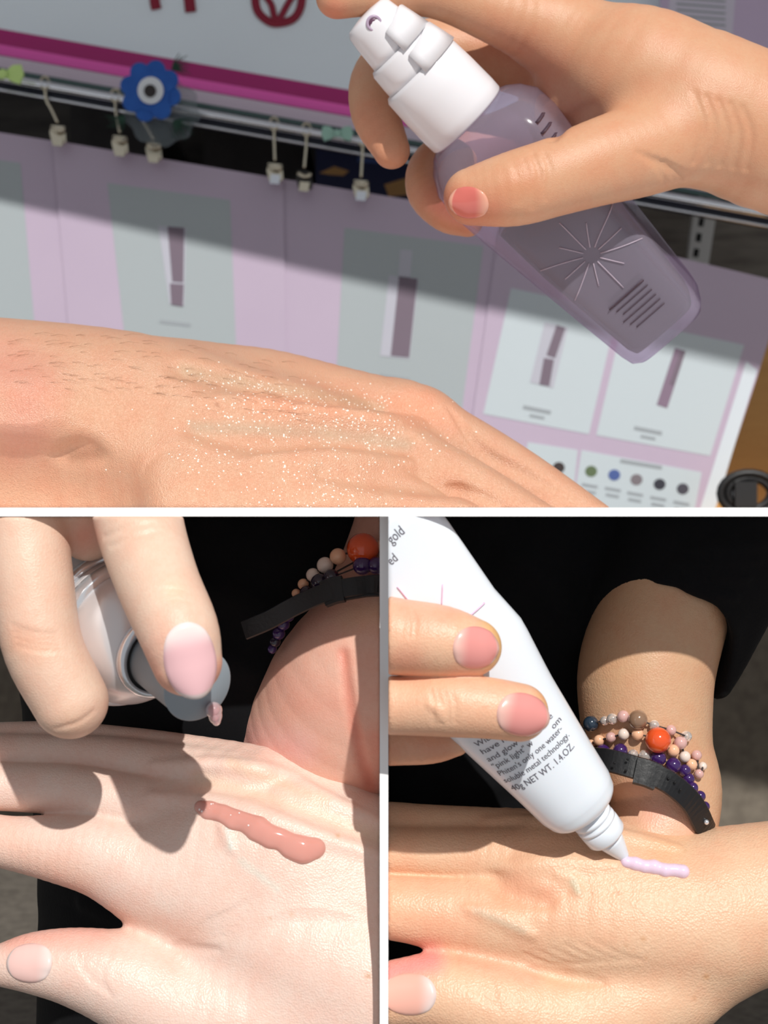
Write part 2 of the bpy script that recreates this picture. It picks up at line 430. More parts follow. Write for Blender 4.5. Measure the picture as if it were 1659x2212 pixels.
# ------------------------------------------------------------------ setting
YF = 0.45; HB = 9.5 * YF / FPX; YW = 1.75
mk('trim_1', *box((-1.3, YF, CAMZ - HB), (1.3, 0.84, CAMZ + HB)), M_white, smooth=False, kind='structure', label='thin white shelf board between the upper and lower bays')
YD = 0.462
mk('wall_divider', *box((-HB, YD, 0.85), (HB, YW, CAMZ - HB)), M_white, smooth=False, kind='structure', label='thin white upright board between the two lower bays')
M_wall = material('dark_wood_wall', (64, 60, 58), rough=0.7, noise=(14, 0.8, (36, 33, 32), (1, 1, 5)))
M_wall2 = material('brown_wall', (124, 115, 103), rough=0.8, noise=(90, 0.7, (98, 90, 80)))
M_floor = material('grey_carpet', (118, 111, 102), rough=0.95, noise=(120, 0.8, (86, 80, 73)), bump=(400, 0.5, 0.002))
mk('wall_back', *box((-1.3, YW, CAMZ), (1.3, YW + 0.03, 1.75)), M_wall, smooth=False, kind='structure')
mk('wall_lower', *box((-1.3, YW, 0.85), (1.3, YW + 0.03, CAMZ)), M_wall2, smooth=False, kind='structure')
mk('floor', *box((-1.3, 0.3, 0.83), (1.3, YW, 0.85)), M_floor, smooth=False, kind='structure')
# unseen board added above the upper bay to shade the display, its front edge lets the sun reach the lower sheets
CE = lambda x: 0.85 - 0.27 * x
CZ = 1.75
mk('added_shade_board', [(-1.2, CE(-1.2), CZ), (1.4, CE(1.4), CZ), (1.4, YW + 0.03, CZ), (-1.2, YW + 0.03, CZ), (-1.2, CE(-1.2), CZ + 0.03), (1.4, CE(1.4), CZ + 0.03), (1.4, YW + 0.03, CZ + 0.03), (-1.2, YW + 0.03, CZ + 0.03)], [(0, 1, 2, 3), (7, 6, 5, 4), (0, 4, 5, 1), (1, 5, 6, 2), (2, 6, 7, 3), (3, 7, 4, 0)], M_white, smooth=False, kind='structure')
TOPC = CAMZ + HB; LOWC = CAMZ - HB

# ================================================================== upper bay: the shop display behind
BD = 1.30                                   # distance of the hanging sheets
M_sheet = material('lilac_sheet', (186, 170, 190), rough=0.32, noise=(9, 0.35, (176, 160, 182)), coat=0.25)
M_card = material('pale_card_print', (190, 200, 206), rough=0.35, coat=0.25)
M_cardtop = material('grey_card_print', (164, 172, 176), rough=0.35, coat=0.25)
M_prod1 = material('product_print_dark', (112, 98, 112), rough=0.5)
M_prod2 = material('product_print_light', (178, 178, 190), rough=0.5)
M_prod3 = material('product_print_mauve', (128, 108, 128), rough=0.5)
M_cap = material('caption_print', (150, 156, 162), rough=0.5)
M_wave = material('white_wave_print', (206, 214, 222), rough=0.35, coat=0.25)

SZ = {}
def sheet(pts, label, name='display_sheet', z=0):
    SZ['z'] = z
    return mk(name, *poly(pts, BD, 0.0012, z), M_sheet, smooth=False, label=label, cat='poster', group='lilac product sheets hung under the rail')
def prt(name, pts, mat, par, lv=1):
    return mk(name, *poly(pts, BD, 0.0003, z=SZ['z'] + 0.9 * lv), mat, par, smooth=False)
def bar(c0, c1, w0, w1=None):
    """four corners of a printed bar from c0 to c1"""
    w1 = w1 or w0; a = np.array(c0, float); b = np.array(c1, float); d = nrm(b - a); n = np.array([-d[1], d[0]])
    return [tuple(a + n * w0), tuple(a - n * w0), tuple(b - n * w1), tuple(b + n * w1)]
# sheet 1 (far left, mostly out of frame)
s1 = sheet([(-360, 230), (114, 304), (178, 1090), (-300, 1090)], 'lilac sheet with grey panel at the rail end below the lime bow')
prt('printed_panel', [(-300, 305), (44, 352), (104, 1040), (-260, 1040)], M_cardtop, s1)
# sheet 2: the tube
s2 = sheet([(113, 303), (612, 387), (624, 1095), (180, 1095)], 'lilac sheet picturing a squeeze tube on a white card', z=5)
prt('printed_panel', [(232, 395), (497, 432), (522, 1040), (304, 1040)], M_cardtop, s2)
#prt('printed_wave', [(440, 545), (462, 522), (500, 508), (545, 512), (580, 508), (602, 520), (606, 850), (520, 850), (505, 700), (440, 660)], M_wave, s2, 2)
prt('printed_tube', [(342, 487), (402, 492), (398, 660), (366, 656)], M_prod2, s2, 2)
prt('printed_tube', [(362, 489), (398, 492), (396, 610), (372, 608)], M_prod1, s2, 3)
prt('printed_cap', [(367, 612), (397, 614), (395, 662), (370, 658)], M_prod1, s2, 3)
prt('printed_caption', [(345, 690), (412, 698), (411, 706), (345, 698)], M_cap, s2, 2)
# sheet 3: the pump bottle
s3 = sheet([(609, 386), (1090, 466), (1070, 560), (1006, 1095), (622, 1095)], 'lilac sheet picturing a tall mauve pump bottle on a white card')
prt('printed_panel', [(744, 492), (1044, 532), (978, 1040), (714, 1040)], M_cardtop, s3)
prt('printed_bottle', bar((872, 598), (853, 772), 32), M_prod2, s3, 2)
prt('printed_bottle', bar((882, 600), (864, 770), 20), M_prod1, s3, 3)
prt('printed_neck', bar((878, 540), (873, 600), 13), M_prod2, s3, 2)
prt('printed_caption', bar((820, 812), (885, 822), 5), M_cap, s3, 2)
# sheet 4: two small bottles and swatches
s4 = sheet([(1082, 464), (1700, 612), (1640, 800), (1540, 1105), (1012, 1105), (1022, 890)], 'lilac sheet with two slim bottles above a row of round colour swatches', z=5)
prt('printed_panel', [(1104, 622), (1334, 672), (1272, 938), (1044, 894)], M_card, s4)
prt('printed_panel', [(1346, 690), (1608, 745), (1534, 985), (1288, 940)], M_card, s4)
prt('printed_bottle', bar((1202, 702), (1170, 832), 26), M_prod2, s4, 2)
prt('printed_bottle', bar((1212, 705), (1190, 770), 10), M_prod1, s4, 3)
prt('printed_bottle', bar((1186, 775), (1176, 832), 11), M_prod1, s4, 3)
prt('printed_bottle', bar((1470, 755), (1430, 878), 12), M_prod3, s4, 2)
prt('printed_bottle', bar((1476, 757), (1452, 830), 5), M_prod1, s4, 3)
for c in ((1160, 885), (1400, 930)):
    prt('printed_caption', bar((c[0] - 30, c[1] - 6), (c[0] + 30, c[1] + 6), 4), M_cap, s4, 2)
    prt('printed_caption', bar((c[0] - 16, c[1] + 12), (c[0] + 16, c[1] + 18), 3), M_cap, s4, 2)
prt('printed_panel', [(1140, 955), (1248, 972), (1235, 1100), (1120, 1100)], M_card, s4)
prt('printed_panel', [(1256, 972), (1516, 1020), (1500, 1105), (1236, 1105)], M_card, s4)
sw = [((1207, 1010), (58, 48, 48)), ((1277, 1018), (92, 108, 78)), ((1327, 1026), (72, 92, 150)), ((1375, 1036), (120, 112, 118)), ((1425, 1046), (52, 52, 62)), ((1475, 1056), (72, 70, 80))]
for i, (c, rgb) in enumerate(sw):
    m = material('swatch_print', rgb, rough=0.4)
    prt('printed_swatch', [(c[0] + 13 * math.cos(t), c[1] + 12 * math.sin(t)) for t in np.linspace(0, 2 * math.pi, 20, endpoint=False)], m, s4, 2)
    prt('printed_caption', bar((c[0] - 20, c[1] + 28), (c[0] + 14, c[1] + 34), 3), M_cap, s4, 2)
    prt('printed_caption', bar((c[0] - 18, c[1] + 42), (c[0] + 10, c[1] + 47), 3), M_cap, s4, 2)
prt('printed_caption', bar((1340, 995), (1430, 1010), 4), M_cap, s4, 2)
# white margin strip of the sheet by the cupboard
prt('sheet_margin', [(1612, 780), (1636, 800), (1545, 1100), (1512, 1100)], M_wave, s4)

# header sign: white board, magenta band, pink band
SD = 1.36
M_sign = material('white_sign_face', (236, 247, 255), rough=0.35, coat=0.2)
M_mag = material('magenta_band', (176, 34, 116), rough=0.4)
M_pink = material('pink_band', (255, 104, 200), rough=0.35)
M_red = material('crimson_letter', (140, 20, 50), rough=0.5)
def lin(x, y0, k=0.1755): return y0 + k * x
X0, X1 = -160, 1840
def band(y0, y1, D, z=0, th=0.004): return pquad([(X0, lin(X0, y0)), (X1, lin(X1, y0)), (X1, lin(X1, y1)), (X0, lin(X0, y1))], D, th, z)
sign = mk('header_sign', *pquad([(X0, -330), (X1, -330), (X1, lin(X1, 62)), (X0, lin(X0, 62))], SD, 0.012), M_sign, smooth=False, label='white header sign with crimson letters above a magenta and pink band', cat='sign')
mk('magenta_band', *band(62, 96, SD), M_mag, sign, smooth=False)
mk('pink_band', *band(96, 118, SD, 1.5, 0.008), M_pink, sign, smooth=False)
def letter(name, strokes):
    ps = []
    for pts, wd in strokes:
        p = catmull(np.array([T(x, y, 4, SD) for x, y in pts]), 8)
        ps.append(tube(p, wd * S(SD), seg=10, up=(0, 1, 0), flat=0.25))
    mk(name, *join(ps), M_red, sign)
letter('letter', [([(330, -60), (334, 0), (338, 20)], 11)])
letter('letter', [([(404, -60), (409, 0), (412, 26)], 12)])
letter('letter', [([(568, -70), (552, -20), (556, 22), (580, 46), (604, 50), (634, 40), (650, 12), (654, -40)], 9), ([(572, -10), (586, 10), (592, 34), (598, 46)], 7), ([(640, -20), (622, 8), (606, 38), (600, 48)], 7)])
# lilac booklet taped at the right of the sign, with lines of small print
bk = mk('info_booklet', *pquad([(1420, -60), (1700, -20), (1700, 180), (1440, 130)], 1.33, 0.003), material('booklet_paper', (196, 178, 206), rough=0.5), smooth=False, label='lilac booklet with small printed lines fixed beside the hand at the sign', cat='booklet')
mk('printed_panel', *pquad([(1450, -50), (1590, -28), (1580, 100), (1440, 80)], 1.33, 0.0004, 1), material('booklet_panel', (206, 200, 216), rough=0.5), bk, smooth=False)
for k in range(9):
    y = -20 + 13 * k
    mk('printed_line', *pquad([(1462, y), (1568, y + 8), (1567, y + 12), (1461, y + 4)], 1.33, 0.0003, 2), M_cap, bk, smooth=False)

# clear shelf lip with green edge, rail and hanging clips
M_acr = material('clear_acrylic', (214, 196, 214), rough=0.2, coat=0.6, spec=0.6)
M_green = material('green_glass_edge', (38, 74, 72), rough=0.15, coat=0.6)
lip = mk('shelf_lip', *band(120, 146, 1.335, 0, 0.012), M_acr, smooth=False, label='glossy pale pink shelf lip with green edge under the header sign', cat='shelf')
mk('edge_strip', *band(146, 157, 1.334, 0, 0.012), M_green, lip, smooth=False)
RD = 1.285
def railpt(x, dy=0, z=0): return T(x, 168 + 0.178 * x + dy, z, RD)
rl = empty('chrome_rail', railpt(829), 'chrome hanging rail with a lower wire that carries the clips', 'rail')
mk('rail_tube', *tube([railpt(x) for x in np.linspace(-200, 1860, 9)], 9.5 * S(RD), 20), M_chrome, rl)
mk('rail_wire', *tube([railpt(x, 26, -4) for x in np.linspace(-200, 1860, 9)], 3.2 * S(RD), 10), M_chrome, rl)
mk('rail_backing', *slab([railpt(-200, 6, -18), railpt(1860, 6, -18), railpt(1860, 30, -18), railpt(-200, 30, -18)], 0.004), material('rail_backing_navy', (28, 32, 48), rough=0.3), rl, smooth=False)
M_clip = material('brass_steel_clip', (205, 196, 176), rough=0.22, metal=1.0)
M_clipb = material('clip_jaw_black', (40, 38, 36), rough=0.4)
def hook_clip(x, y1, dx, label, bright=False, dark=False):
    y0 = 168 + 0.178 * x
    e = empty('clip_hook', T(x, y0, 0, RD), label, 'clip', 'wire hooks with bulldog clips on the rail')
    loop = [T(x + 9 * math.cos(t), y0 - 6 + 13 * math.sin(t), 12 * math.sin(t * 1.0), RD) for t in np.linspace(-0.3, 2 * math.pi - 0.6, 14)]
    ym = y0 + (y1 - 22 - y0) * 0.55
    wire = [T(x, y0 + 8, 11, RD), T(x + dx * 0.12, ym - 14, 9, RD), T(x + dx * 0.5, ym + 6, 8, RD), T(x + dx, y1 - 24, 8, RD)]
    mk('hook_loop', *tube(catmull(loop, 3), 3.2 * S(RD), 8), M_clip, e)
    mk('hook_wire', *tube(catmull(wire, 5), 3.2 * S(RD), 8), M_clip, e)
    cx_, cy_ = x + dx, y1
    prof = [(-15, -20), (15, -17), (18, 14), (12, 20), (-13, 18), (-18, -4)]
    v, f = poly([(cx_ + a, cy_ + b) for a, b in prof], RD, 0.006, 10)
    mk('clip_jaw', v, f, M_clipb if dark else M_clip, e, smooth=False)
    v, f = tube(catmull([T(cx_ - 14, cy_ - 14, 14, RD), T(cx_ + 2, cy_ - 6, 20, RD), T(cx_ + 15, cy_ - 12, 14, RD)], 4), 4.5 * S(RD), 8)
    mk('clip_roll', v, f, M_clip, e)
    v, f = poly([(cx_ - 9, cy_ + 4), (cx_ + 12, cy_ + 6), (cx_ + 9, cy_ + 26), (cx_ - 12, cy_ + 24)], RD, 0.0015, 16)
    mk('clip_lever', v, f, M_chrome if bright else M_clip, e, smooth=False)
hook_clip(97, 290, 28, 'wire hook with brass clip nearest the lime bow on the rail', dark=False)
hook_clip(249, 312, 10, 'wire hook with pale clip hanging just behind the blue flower')
hook_clip(300, 326, 32, 'slanted wire hook with clip below the blue flower')
hook_clip(592, 372, 2, 'wire hook with a bright white tilted clip', bright=True)
hook_clip(662, 388, -5, 'wire hook with black jawed clip between two bright clips', dark=True)
hook_clip(783, 408, -3, 'wire hook with bright clip beside the spraying hand', bright=True)

# blue paper flower with tulle and needle leaves
FD = 1.255
fl = empty('flower_clip', T(325, 195, 0, FD), 'blue paper flower with white ring and dark centre pinned to the rail', 'flower')
M_blue = material('blue_felt', (22, 82, 168), rough=0.6, noise=(200, 0.5, (34, 98, 186)))
for k in range(8):
    a = k * math.pi / 4 + 0.25
    c = np.array([325 + 40 * math.cos(a), 196 + 41 * math.sin(a)]); d = np.array([math.cos(a), math.sin(a)]); n = np.array([-d[1], d[0]])
    pts = []
    for t in np.linspace(0, 2 * math.pi, 18, endpoint=False):
        p = c + d * 27 * math.cos(t) + n * 23 * math.sin(t); pts.append(tuple(p))
    mk('petal', *poly(pts, FD, 0.0015, 6 + (k % 2) * 3), M_blue, fl, smooth=False)
def disc(name, c, r, z, mat, par, D=FD, th=0.0015, sy=1.05):
    return mk(name, *poly([(c[0] + r * math.cos(t), c[1] + r * sy * math.sin(t)) for t in np.linspace(0, 2 * math.pi, 28, endpoint=False)], D, th, z), mat, par, smooth=False)
disc('flower_core', (325, 196), 42, 8, M_blue, fl)
disc('ring', (325, 195), 28, 14, material('white_felt', (220, 224, 230), rough=0.6), fl)
disc('centre_button', (324, 196), 13, 18, material('dark_button', (40, 30, 30), rough=0.4), fl)
M_leaf = material('dark_green_needle', (26, 62, 48), rough=0.6)
for (cx_, cy_, a0, a1, nn, ln) in ((372, 150, -1.3, 0.3, 9, 42), (268, 250, 1.6, 3.0, 8, 40), (375, 262, -0.2, 1.5, 9, 44)):
    for a in np.linspace(a0, a1, nn):
        l2 = ln * (0.8 + 0.4 * random.random())
        p = [T(cx_, cy_, -6, FD), T(cx_ + 0.5 * l2 * math.cos(a), cy_ + 0.5 * l2 * math.sin(a), -4, FD), T(cx_ + l2 * math.cos(a + 0.15), cy_ + l2 * math.sin(a + 0.15), -8, FD)]
        mk('needle_leaf', *tube(catmull(p, 3), np.linspace(2.2, 0.6, 7) * S(FD), 6), M_leaf, fl)
M_tulle = bpy.data.materials.new('sheer_tulle'); M_tulle.use_nodes = True
_b = M_tulle.node_tree.nodes['Principled BSDF']; _b.inputs['Base Color'].default_value = s2l((120, 130, 136)); _b.inputs['Alpha'].default_value = 0.28; _b.inputs['Roughness'].default_value = 0.6
pts = [(350 + 80 * (1 + 0.06 * math.sin(9 * t)) * math.cos(t), 240 + 74 * (1 + 0.06 * math.sin(9 * t + 1)) * math.sin(t)) for t in np.linspace(0, 2 * math.pi, 60, endpoint=False)]
mk('tulle_layer', *poly(pts, FD, 0.0008, -14), M_tulle, fl, smooth=False)
# small bows on the rail
M_bow = material('pale_green_ribbon', (150, 190, 176), rough=0.5)
def bow(c, s, label, mat, D=1.26):
    e = empty('ribbon_bow', T(c[0], c[1], 0, D), label, 'bow')
    for sx in (-1, 1):
        pts = [(c[0] + sx * 4 * s, c[1] - 4 * s), (c[0] + sx * 14 * s, c[1] - 13 * s), (c[0] + sx * 26 * s, c[1] - 14 * s), (c[0] + sx * 30 * s, c[1]), (c[0] + sx * 24 * s, c[1] + 14 * s), (c[0] + sx * 12 * s, c[1] + 10 * s), (c[0] + sx * 4 * s, c[1] + 4 * s)]
        mk('bow_loop', *poly(pts, D, 0.003, 4), mat, e, smooth=False)
    mk('bow_knot', *sphere(T(c[0], c[1], 8, D), 7 * s * S(D), 8, 12, (1, 0.6, 1.1)), mat, e)
bow((728, 288), 1.15, 'pale green ribbon bow tied on the rail beside the spraying hand', M_bow)
bow((6, 160), 1.5, 'lime green bow at the far end of the rail', material('lime_ribbon', (196, 226, 140), rough=0.5))

# things on the shelf behind the sheets: dark boxes, navy pack, slotted upright
M_navy = material('navy_carton', (20, 30, 72), rough=0.5); M_tan = material('tan_print', (196, 150, 92), rough=0.5)
M_cart = material('charcoal_carton', (34, 32, 32), rough=0.6, noise=(40, 0.6, (52, 50, 50)))
def carton(x0, x1, mat, label, D=1.5, tan=False):
    k = 0.178
    b = mk('storage_carton', *slab([T(x0, 150 + k * x0, 0, D), T(x1, 150 + k * x1, 0, D), T(x1, 380 + k * x1, 0, D), T(x0, 380 + k * x0, 0, D)], YW - D), mat, smooth=False, label=label, cat='carton', group='cartons behind the hanging sheets')
    if tan:
        mk('printed_motif', *poly([(x0 + 8, 252 + k * x0), (x0 + 40, 238 + k * x0), (x0 + 72, 248 + k * x0), (x0 + 60, 258 + k * x0), (x0 + 30, 256 + k * x0)], D, 0.0005, 1), M_tan, b, smooth=False)
        mk('printed_motif', *poly([(x1 - 60, 240 + k * x1), (x1 - 10, 225 + k * x1), (x1 - 4, 262 + k * x1), (x1 - 50, 266 + k * x1)], D, 0.0005, 1), M_tan, b, smooth=False)
        mk('printed_patch', *poly([(x0 + 90, 196 + k * x0), (x0 + 140, 200 + k * x0), (x0 + 138, 232 + k * x0), (x0 + 90, 228 + k * x0)], D, 0.0005, 1), material('blue_patch', (60, 82, 140)), b, smooth=False)
    return b
carton(152, 330, M_cart, 'charcoal carton behind the blue flower clip')
carton(440, 664, material('black_brown_carton', (28, 25, 24), rough=0.6, noise=(40, 0.5, (44, 40, 38))), 'black brown carton between the flower and the navy carton')
carton(682, 890, M_navy, 'navy carton with tan motif behind the spraying fingers', 1.47, True)
M_grey_ply = material('grey_weathered_board', (128, 122, 114), rough=0.8, noise=(25, 0.8, (96, 90, 84), (1, 1, 6)))
mk('back_board', *slab([T(1380, 420, 0, 1.55), T(1720, 480, 0, 1.55), T(1720, 700, 0, 1.55), T(1380, 640, 0, 1.55)], 0.02), M_grey_ply, smooth=False, label='grey weathered board behind the slotted upright', cat='board')
up = mk('shelf_upright', *slab([T(1500, 452, 0, 1.5), T(1548, 460, 0, 1.5), T(1520, 640, 0, 1.5), T(1478, 632, 0, 1.5)], 0.012), material('white_upright_steel', (206, 208, 206), rough=0.4), smooth=False, label='white slotted steel shelf upright behind the spray bottle', cat='upright')
for k in range(5):
    c = (1516 - 5.6 * k, 480 + 33 * k)
    mk('slot', *poly([(c[0] - 5, c[1] - 10), (c[0] + 6, c[1] - 8), (c[0] + 3, c[1] + 10), (c[0] - 8, c[1] + 8)], 1.5, 0.0008, 1), M_darkgap, up, smooth=False)
# tan cupboard side and coiled black cable at the lower right
cb0 = mk('cupboard_side', *slab([T(1500, 640, 0, 1.42), T(1800, 640, 0, 1.42), T(1800, 1105, 0, 1.42), T(1500, 1105, 0, 1.42)], 0.05), material('tan_veneer', (206, 158, 92), rough=0.5, noise=(20, 0.5, (190, 140, 78), (1, 1, 5))), smooth=False, label='tan veneered cupboard side beyond the swatch sheet', cat='cupboard')
_lz = CAMZ + 3 * 1.22 / FPX
mk('cupboard_ledge', *box((T(1540, 0, 0, 1.22)[0], 1.17, _lz - 0.012), (T(1800, 0, 0, 1.3)[0], 1.44, _lz)), material('tan_ledge', (196, 150, 88), rough=0.5), cb0, smooth=False)
cp = []
for rr_, zz in ((58, 0), (46, 8), (62, 14)):
    cp += [T(1618 + rr_ * math.cos(t) * 1.0, 1066 + rr_ * 0.72 * math.sin(t), zz, 1.22) for t in np.linspace(0, 2 * math.pi, 22, endpoint=False)]
cb = mk('power_cable', *tube(cp, 9 * S(1.22), 10), material('black_rubber', (24, 24, 26), rough=0.45), label='coiled black cable lying beside the swatch sheet', cat='cable')
mk('cable_plug', *box(T(1588, 1072, 30, 1.22) - [0, 0, 0.008], T(1636, 1052, 30, 1.22) + [0, 0.015, 0.004]), material('black_plug', (34, 34, 36), rough=0.4), cb, smooth=False)
# ================================================================== upper bay: hand under the spray, spraying hand, bottle
SK_A = skin_material('skin_sunlit_peach', rough=0.36, pore=2200, line_dir=(1.0, 0.25, 0.25), bump=0.7, oily=0.2)
SK_B = skin_material('skin_tan', rough=0.45, pore=2200, line_dir=(0.6, 0.3, 1), bump=0.22)
DA = 0.66
h = Sculpt(DA)
h.chain([(-420, 965, -20, 300), (0, 988, -10, 300), (300, 1012, 0, 288), (520, 1050, -20, 250)], 0)
h.chain([(420, 905, -110, 165), (560, 900, -120, 148), (720, 918, -120, 128), (900, 932, -110, 100)], 60)
h.chain([(420, 1010, 60, 200), (700, 1012, 45, 158), (870, 1030, 25, 112)], 60)
h.chain([(420, 1110, 190, 190), (680, 1122, 180, 155), (830, 1138, 160, 112)], 60)
h.chain([(860, 920, -110, 98), (960, 960, -110, 86), (1120, 1050, -115, 78), (1340, 1205, -90, 74)], 20)
h.chain([(850, 1020, 30, 112), (990, 1062, 62, 82), (1140, 1150, 86, 76), (1300, 1250, 96, 72)], 8)
h.chain([(800, 1125, 160, 116), (950, 1148, 178, 88), (1090, 1220, 190, 82)], 14)
h.chain([(0, 900, 255, 44), (70, 905, 255, 44)], 130)                     # wrist bone
h.chain([(-300, 1120, 330, 150), (60, 1112, 330, 160), (190, 1096, 330, 95)], 90, op='sub')   # hollow under the wrist
h.ridge([(430, 870), (600, 872), (760, 895), (900, 915)], 26, 0.6, 40)    # tendons
h.ridge([(560, 985), (720, 985), (880, 1000)], 26, 0.6, 40)
h.crease([(400, 800), (560, 832), (700, 858), (820, 880)], 20, 0.72, 44)
h.crease([(420, 922), (560, 952), (720, 938), (880, 962)], 20, 0.72, 44)
h.crease([(700, 1020), (850, 1040), (985, 1062)], 16, 0.7, 34)
h.crease([(972, 885), (1045, 976), (1130, 1022), (1225, 1072)], 17, 1.0, 9)
h.crease([(965, 1052), (1030, 1068), (1100, 1098)], 14, 1.0, 9)
h.crease([(130, 985), (180, 975), (215, 985)], 16, 0.7, 30)
h.clip((0, 0, TOPC), (0, 0, -1))
v, f = h.mesh(5)
cA = tinted(v, DA, (214, 166, 136), [([(0, 790), (60, 830), (40, 930)], 130, (222, 150, 134), 0.5), ([(560, 850), (900, 880)], 60, (228, 158, 124), 0.5), ([(400, 800), (560, 832), (820, 880)], 26, (188, 168, 138), 0.5), ([(420, 922), (720, 938), (880, 962)], 26, (184, 166, 142), 0.5), ([(900, 870), (960, 900)], 60, (236, 166, 134), 0.5), ([(468, 874)], 6, (140, 88, 66), 0.9), ([(160, 985), (210, 980)], 26, (150, 104, 76), 0.5)])  # grey valley lines: veins and painted shade; brown wrist patch: painted shade
armA = fast_mesh('person', v, f, SK_A, colors=cA, label='bare forearm and back of hand resting below the spray bottle, wet with mist', cat='person')
# fine dark arm hair on the forearm (uncountable)
hp = []
xs = rng.uniform(10, 640, 120); ys = 712 + 0.17 * np.maximum(xs - 250, 0) + rng.uniform(6, 130, 120)
W = h.cast(xs, ys); Nn = h.normal(W)
for p, n in zip(W, Nn):
    if p[1] > DA + 0.03: continue
    d = nrm(np.array([0.9, 0, -0.35 + 0.5 * rng.random()])); d = nrm(d - n * (d @ n)); L = rng.uniform(18, 46) * S(DA)
    q = np.array([p - n * 0.0002, p + d * L * 0.5 + n * L * 0.12, p + d * L + n * L * 0.1])
    hp.append(tube(q, np.array([0.34, 0.28, 0.12]) * S(DA), 4, caps=False))
mk('arm_hair', *join(hp), material('dark_arm_hair', (142, 104, 78), rough=0.5), armA, kind='stuff')
# spray mist lying on the skin (uncountable)
dp = []
def drops(n, line, spread, r0, r1):
    p = catmull(np.array(line, float), 20); i = rng.integers(0, len(p), n)
    q = p[i] + rng.normal(0, 1, (n, 2)) * np.array(spread); W = h.cast(q[:, 0], q[:, 1]); Nn = h.normal(W)
    for a, b in zip(W, Nn):
        if a[2] < TOPC + 0.0006 or abs(a[1] - DA) < 1e-9: continue
        r = rng.uniform(r0, r1) * S(DA); v_, f_ = sphere((0, 0, 0), r, 5, 8)
        A, B, C = frame(b); v_ = v_[:, :1] * A + v_[:, 1:2] * B + v_[:, 2:] * C * 0.5
        dp.append((v_ + a, f_))
drops(190, [(430, 810), (560, 840), (700, 850), (850, 860)], (34, 16), 0.7, 2.1)
drops(330, [(480, 890), (640, 905), (780, 920), (900, 960)], (60, 30), 0.7, 2.3)
drops(330, [(420, 930), (560, 1000), (700, 1050), (800, 1080)], (90, 44), 0.7, 2.0)
M_waterglint = material('water_glint_white', (255, 248, 236), rough=0.08, coat=1.0, spec=0.8)  # opaque white beads: glints of the mist put into the colour
mk('mist_droplets', *join(dp), M_waterglint, label='fine wet mist droplets shining on the back of the hand', cat='droplets', kind='stuff')

# spraying hand
DB = 0.657
g = Sculpt(DB)
g.chain([(1960, 340, -10, 196), (1660, 288, 0, 164), (1520, 238, 6, 142)], 0)
g.chain([(1560, 236, 6, 140), (1400, 172, -20, 150), (1290, 118, -60, 112), (1180, 60, -80, 92)], 50)      # hand back to index knuckle
g.chain([(1520, 240, 10, 135), (1380, 240, -90, 130), (1260, 220, -150, 110)], 50)                         # palm behind
g.chain([(1480, 290, 50, 106), (1380, 325, 90, 100), (1290, 352, 125, 92), (1200, 382, 150, 84), (1110, 408, 160, 80), (1020, 425, 150, 62)], 46)   # thumb
g.chain([(1200, 70, -80, 92), (1080, 30, -30, 68), (940, -18, 10, 56), (800, -16, 30, 50), (728, -6, 36, 46)], 16)   # index on the pump
g.chain([(1270, 170, -170, 86), (1080, 120, -250, 72), (900, 110, -240, 64), (822, 165, -180, 60), (812, 245, -120, 54), (846, 325, -84, 40)], 14)
g.chain([(1270, 240, -180, 84), (1100, 300, -270, 66), (960, 350, -230, 60), (930, 405, -170, 54), (965, 455, -120, 46), (1010, 478, -96, 34)], 14)
g.crease([(1150, 330), (1165, 380), (1150, 450)], 5, 0.6, 8)
g.crease([(1175, 330), (1188, 370), (1180, 430)], 4, 0.6, 8)
g.crease([(1280, 230), (1230, 260), (1195, 300)], 8, 0.6, 20)
for j in range(5): g.crease([(1500 + 26 * j, 200 + 8 * j), (1520 + 26 * j, 270 + 6 * j), (1500 + 28 * j, 350 + 4 * j)], 1.5, 0.4, 10)
for j in range(4): g.crease([(1380 + 18 * j, 330 + 6 * j), (1420 + 18 * j, 360 + 4 * j), (1440 + 22 * j, 395 - 4 * j)], 1.8, 0.4, 9)
for j in range(3): g.crease([(1108 + 12 * j, 352 - 4 * j), (1120 + 13 * j, 392), (1112 + 13 * j, 440)], 3, 0.5, 6)
v, f = g.mesh(5)
cB = tinted(v, DB, (206, 156, 122), [([(960, 440), (1060, 450)], 70, (206, 122, 92), 0.6), ([(1120, 400)], 80, (202, 138, 100), 0.5), ([(840, 340), (800, 250)], 70, (196, 128, 100), 0.5), ([(1010, 480), (930, 420)], 80, (190, 116, 90), 0.6), ([(720, 30)], 60, (216, 130, 104), 0.7), ([(1080, 80), (1180, 130)], 90, (204, 130, 100), 0.5)])
armB = fast_mesh('person', v, f, SK_B, colors=cB, label='bare hand and wrist gripping the lilac spray bottle, thumb in front', cat='person')
NB = nail_material('thumbnail_rose', (206, 108, 98), (224, 160, 136))
nail(g, 'fingernail', (1012, 440), (955, 438), 66, 84, NB, armB, label='rosy thumbnail')

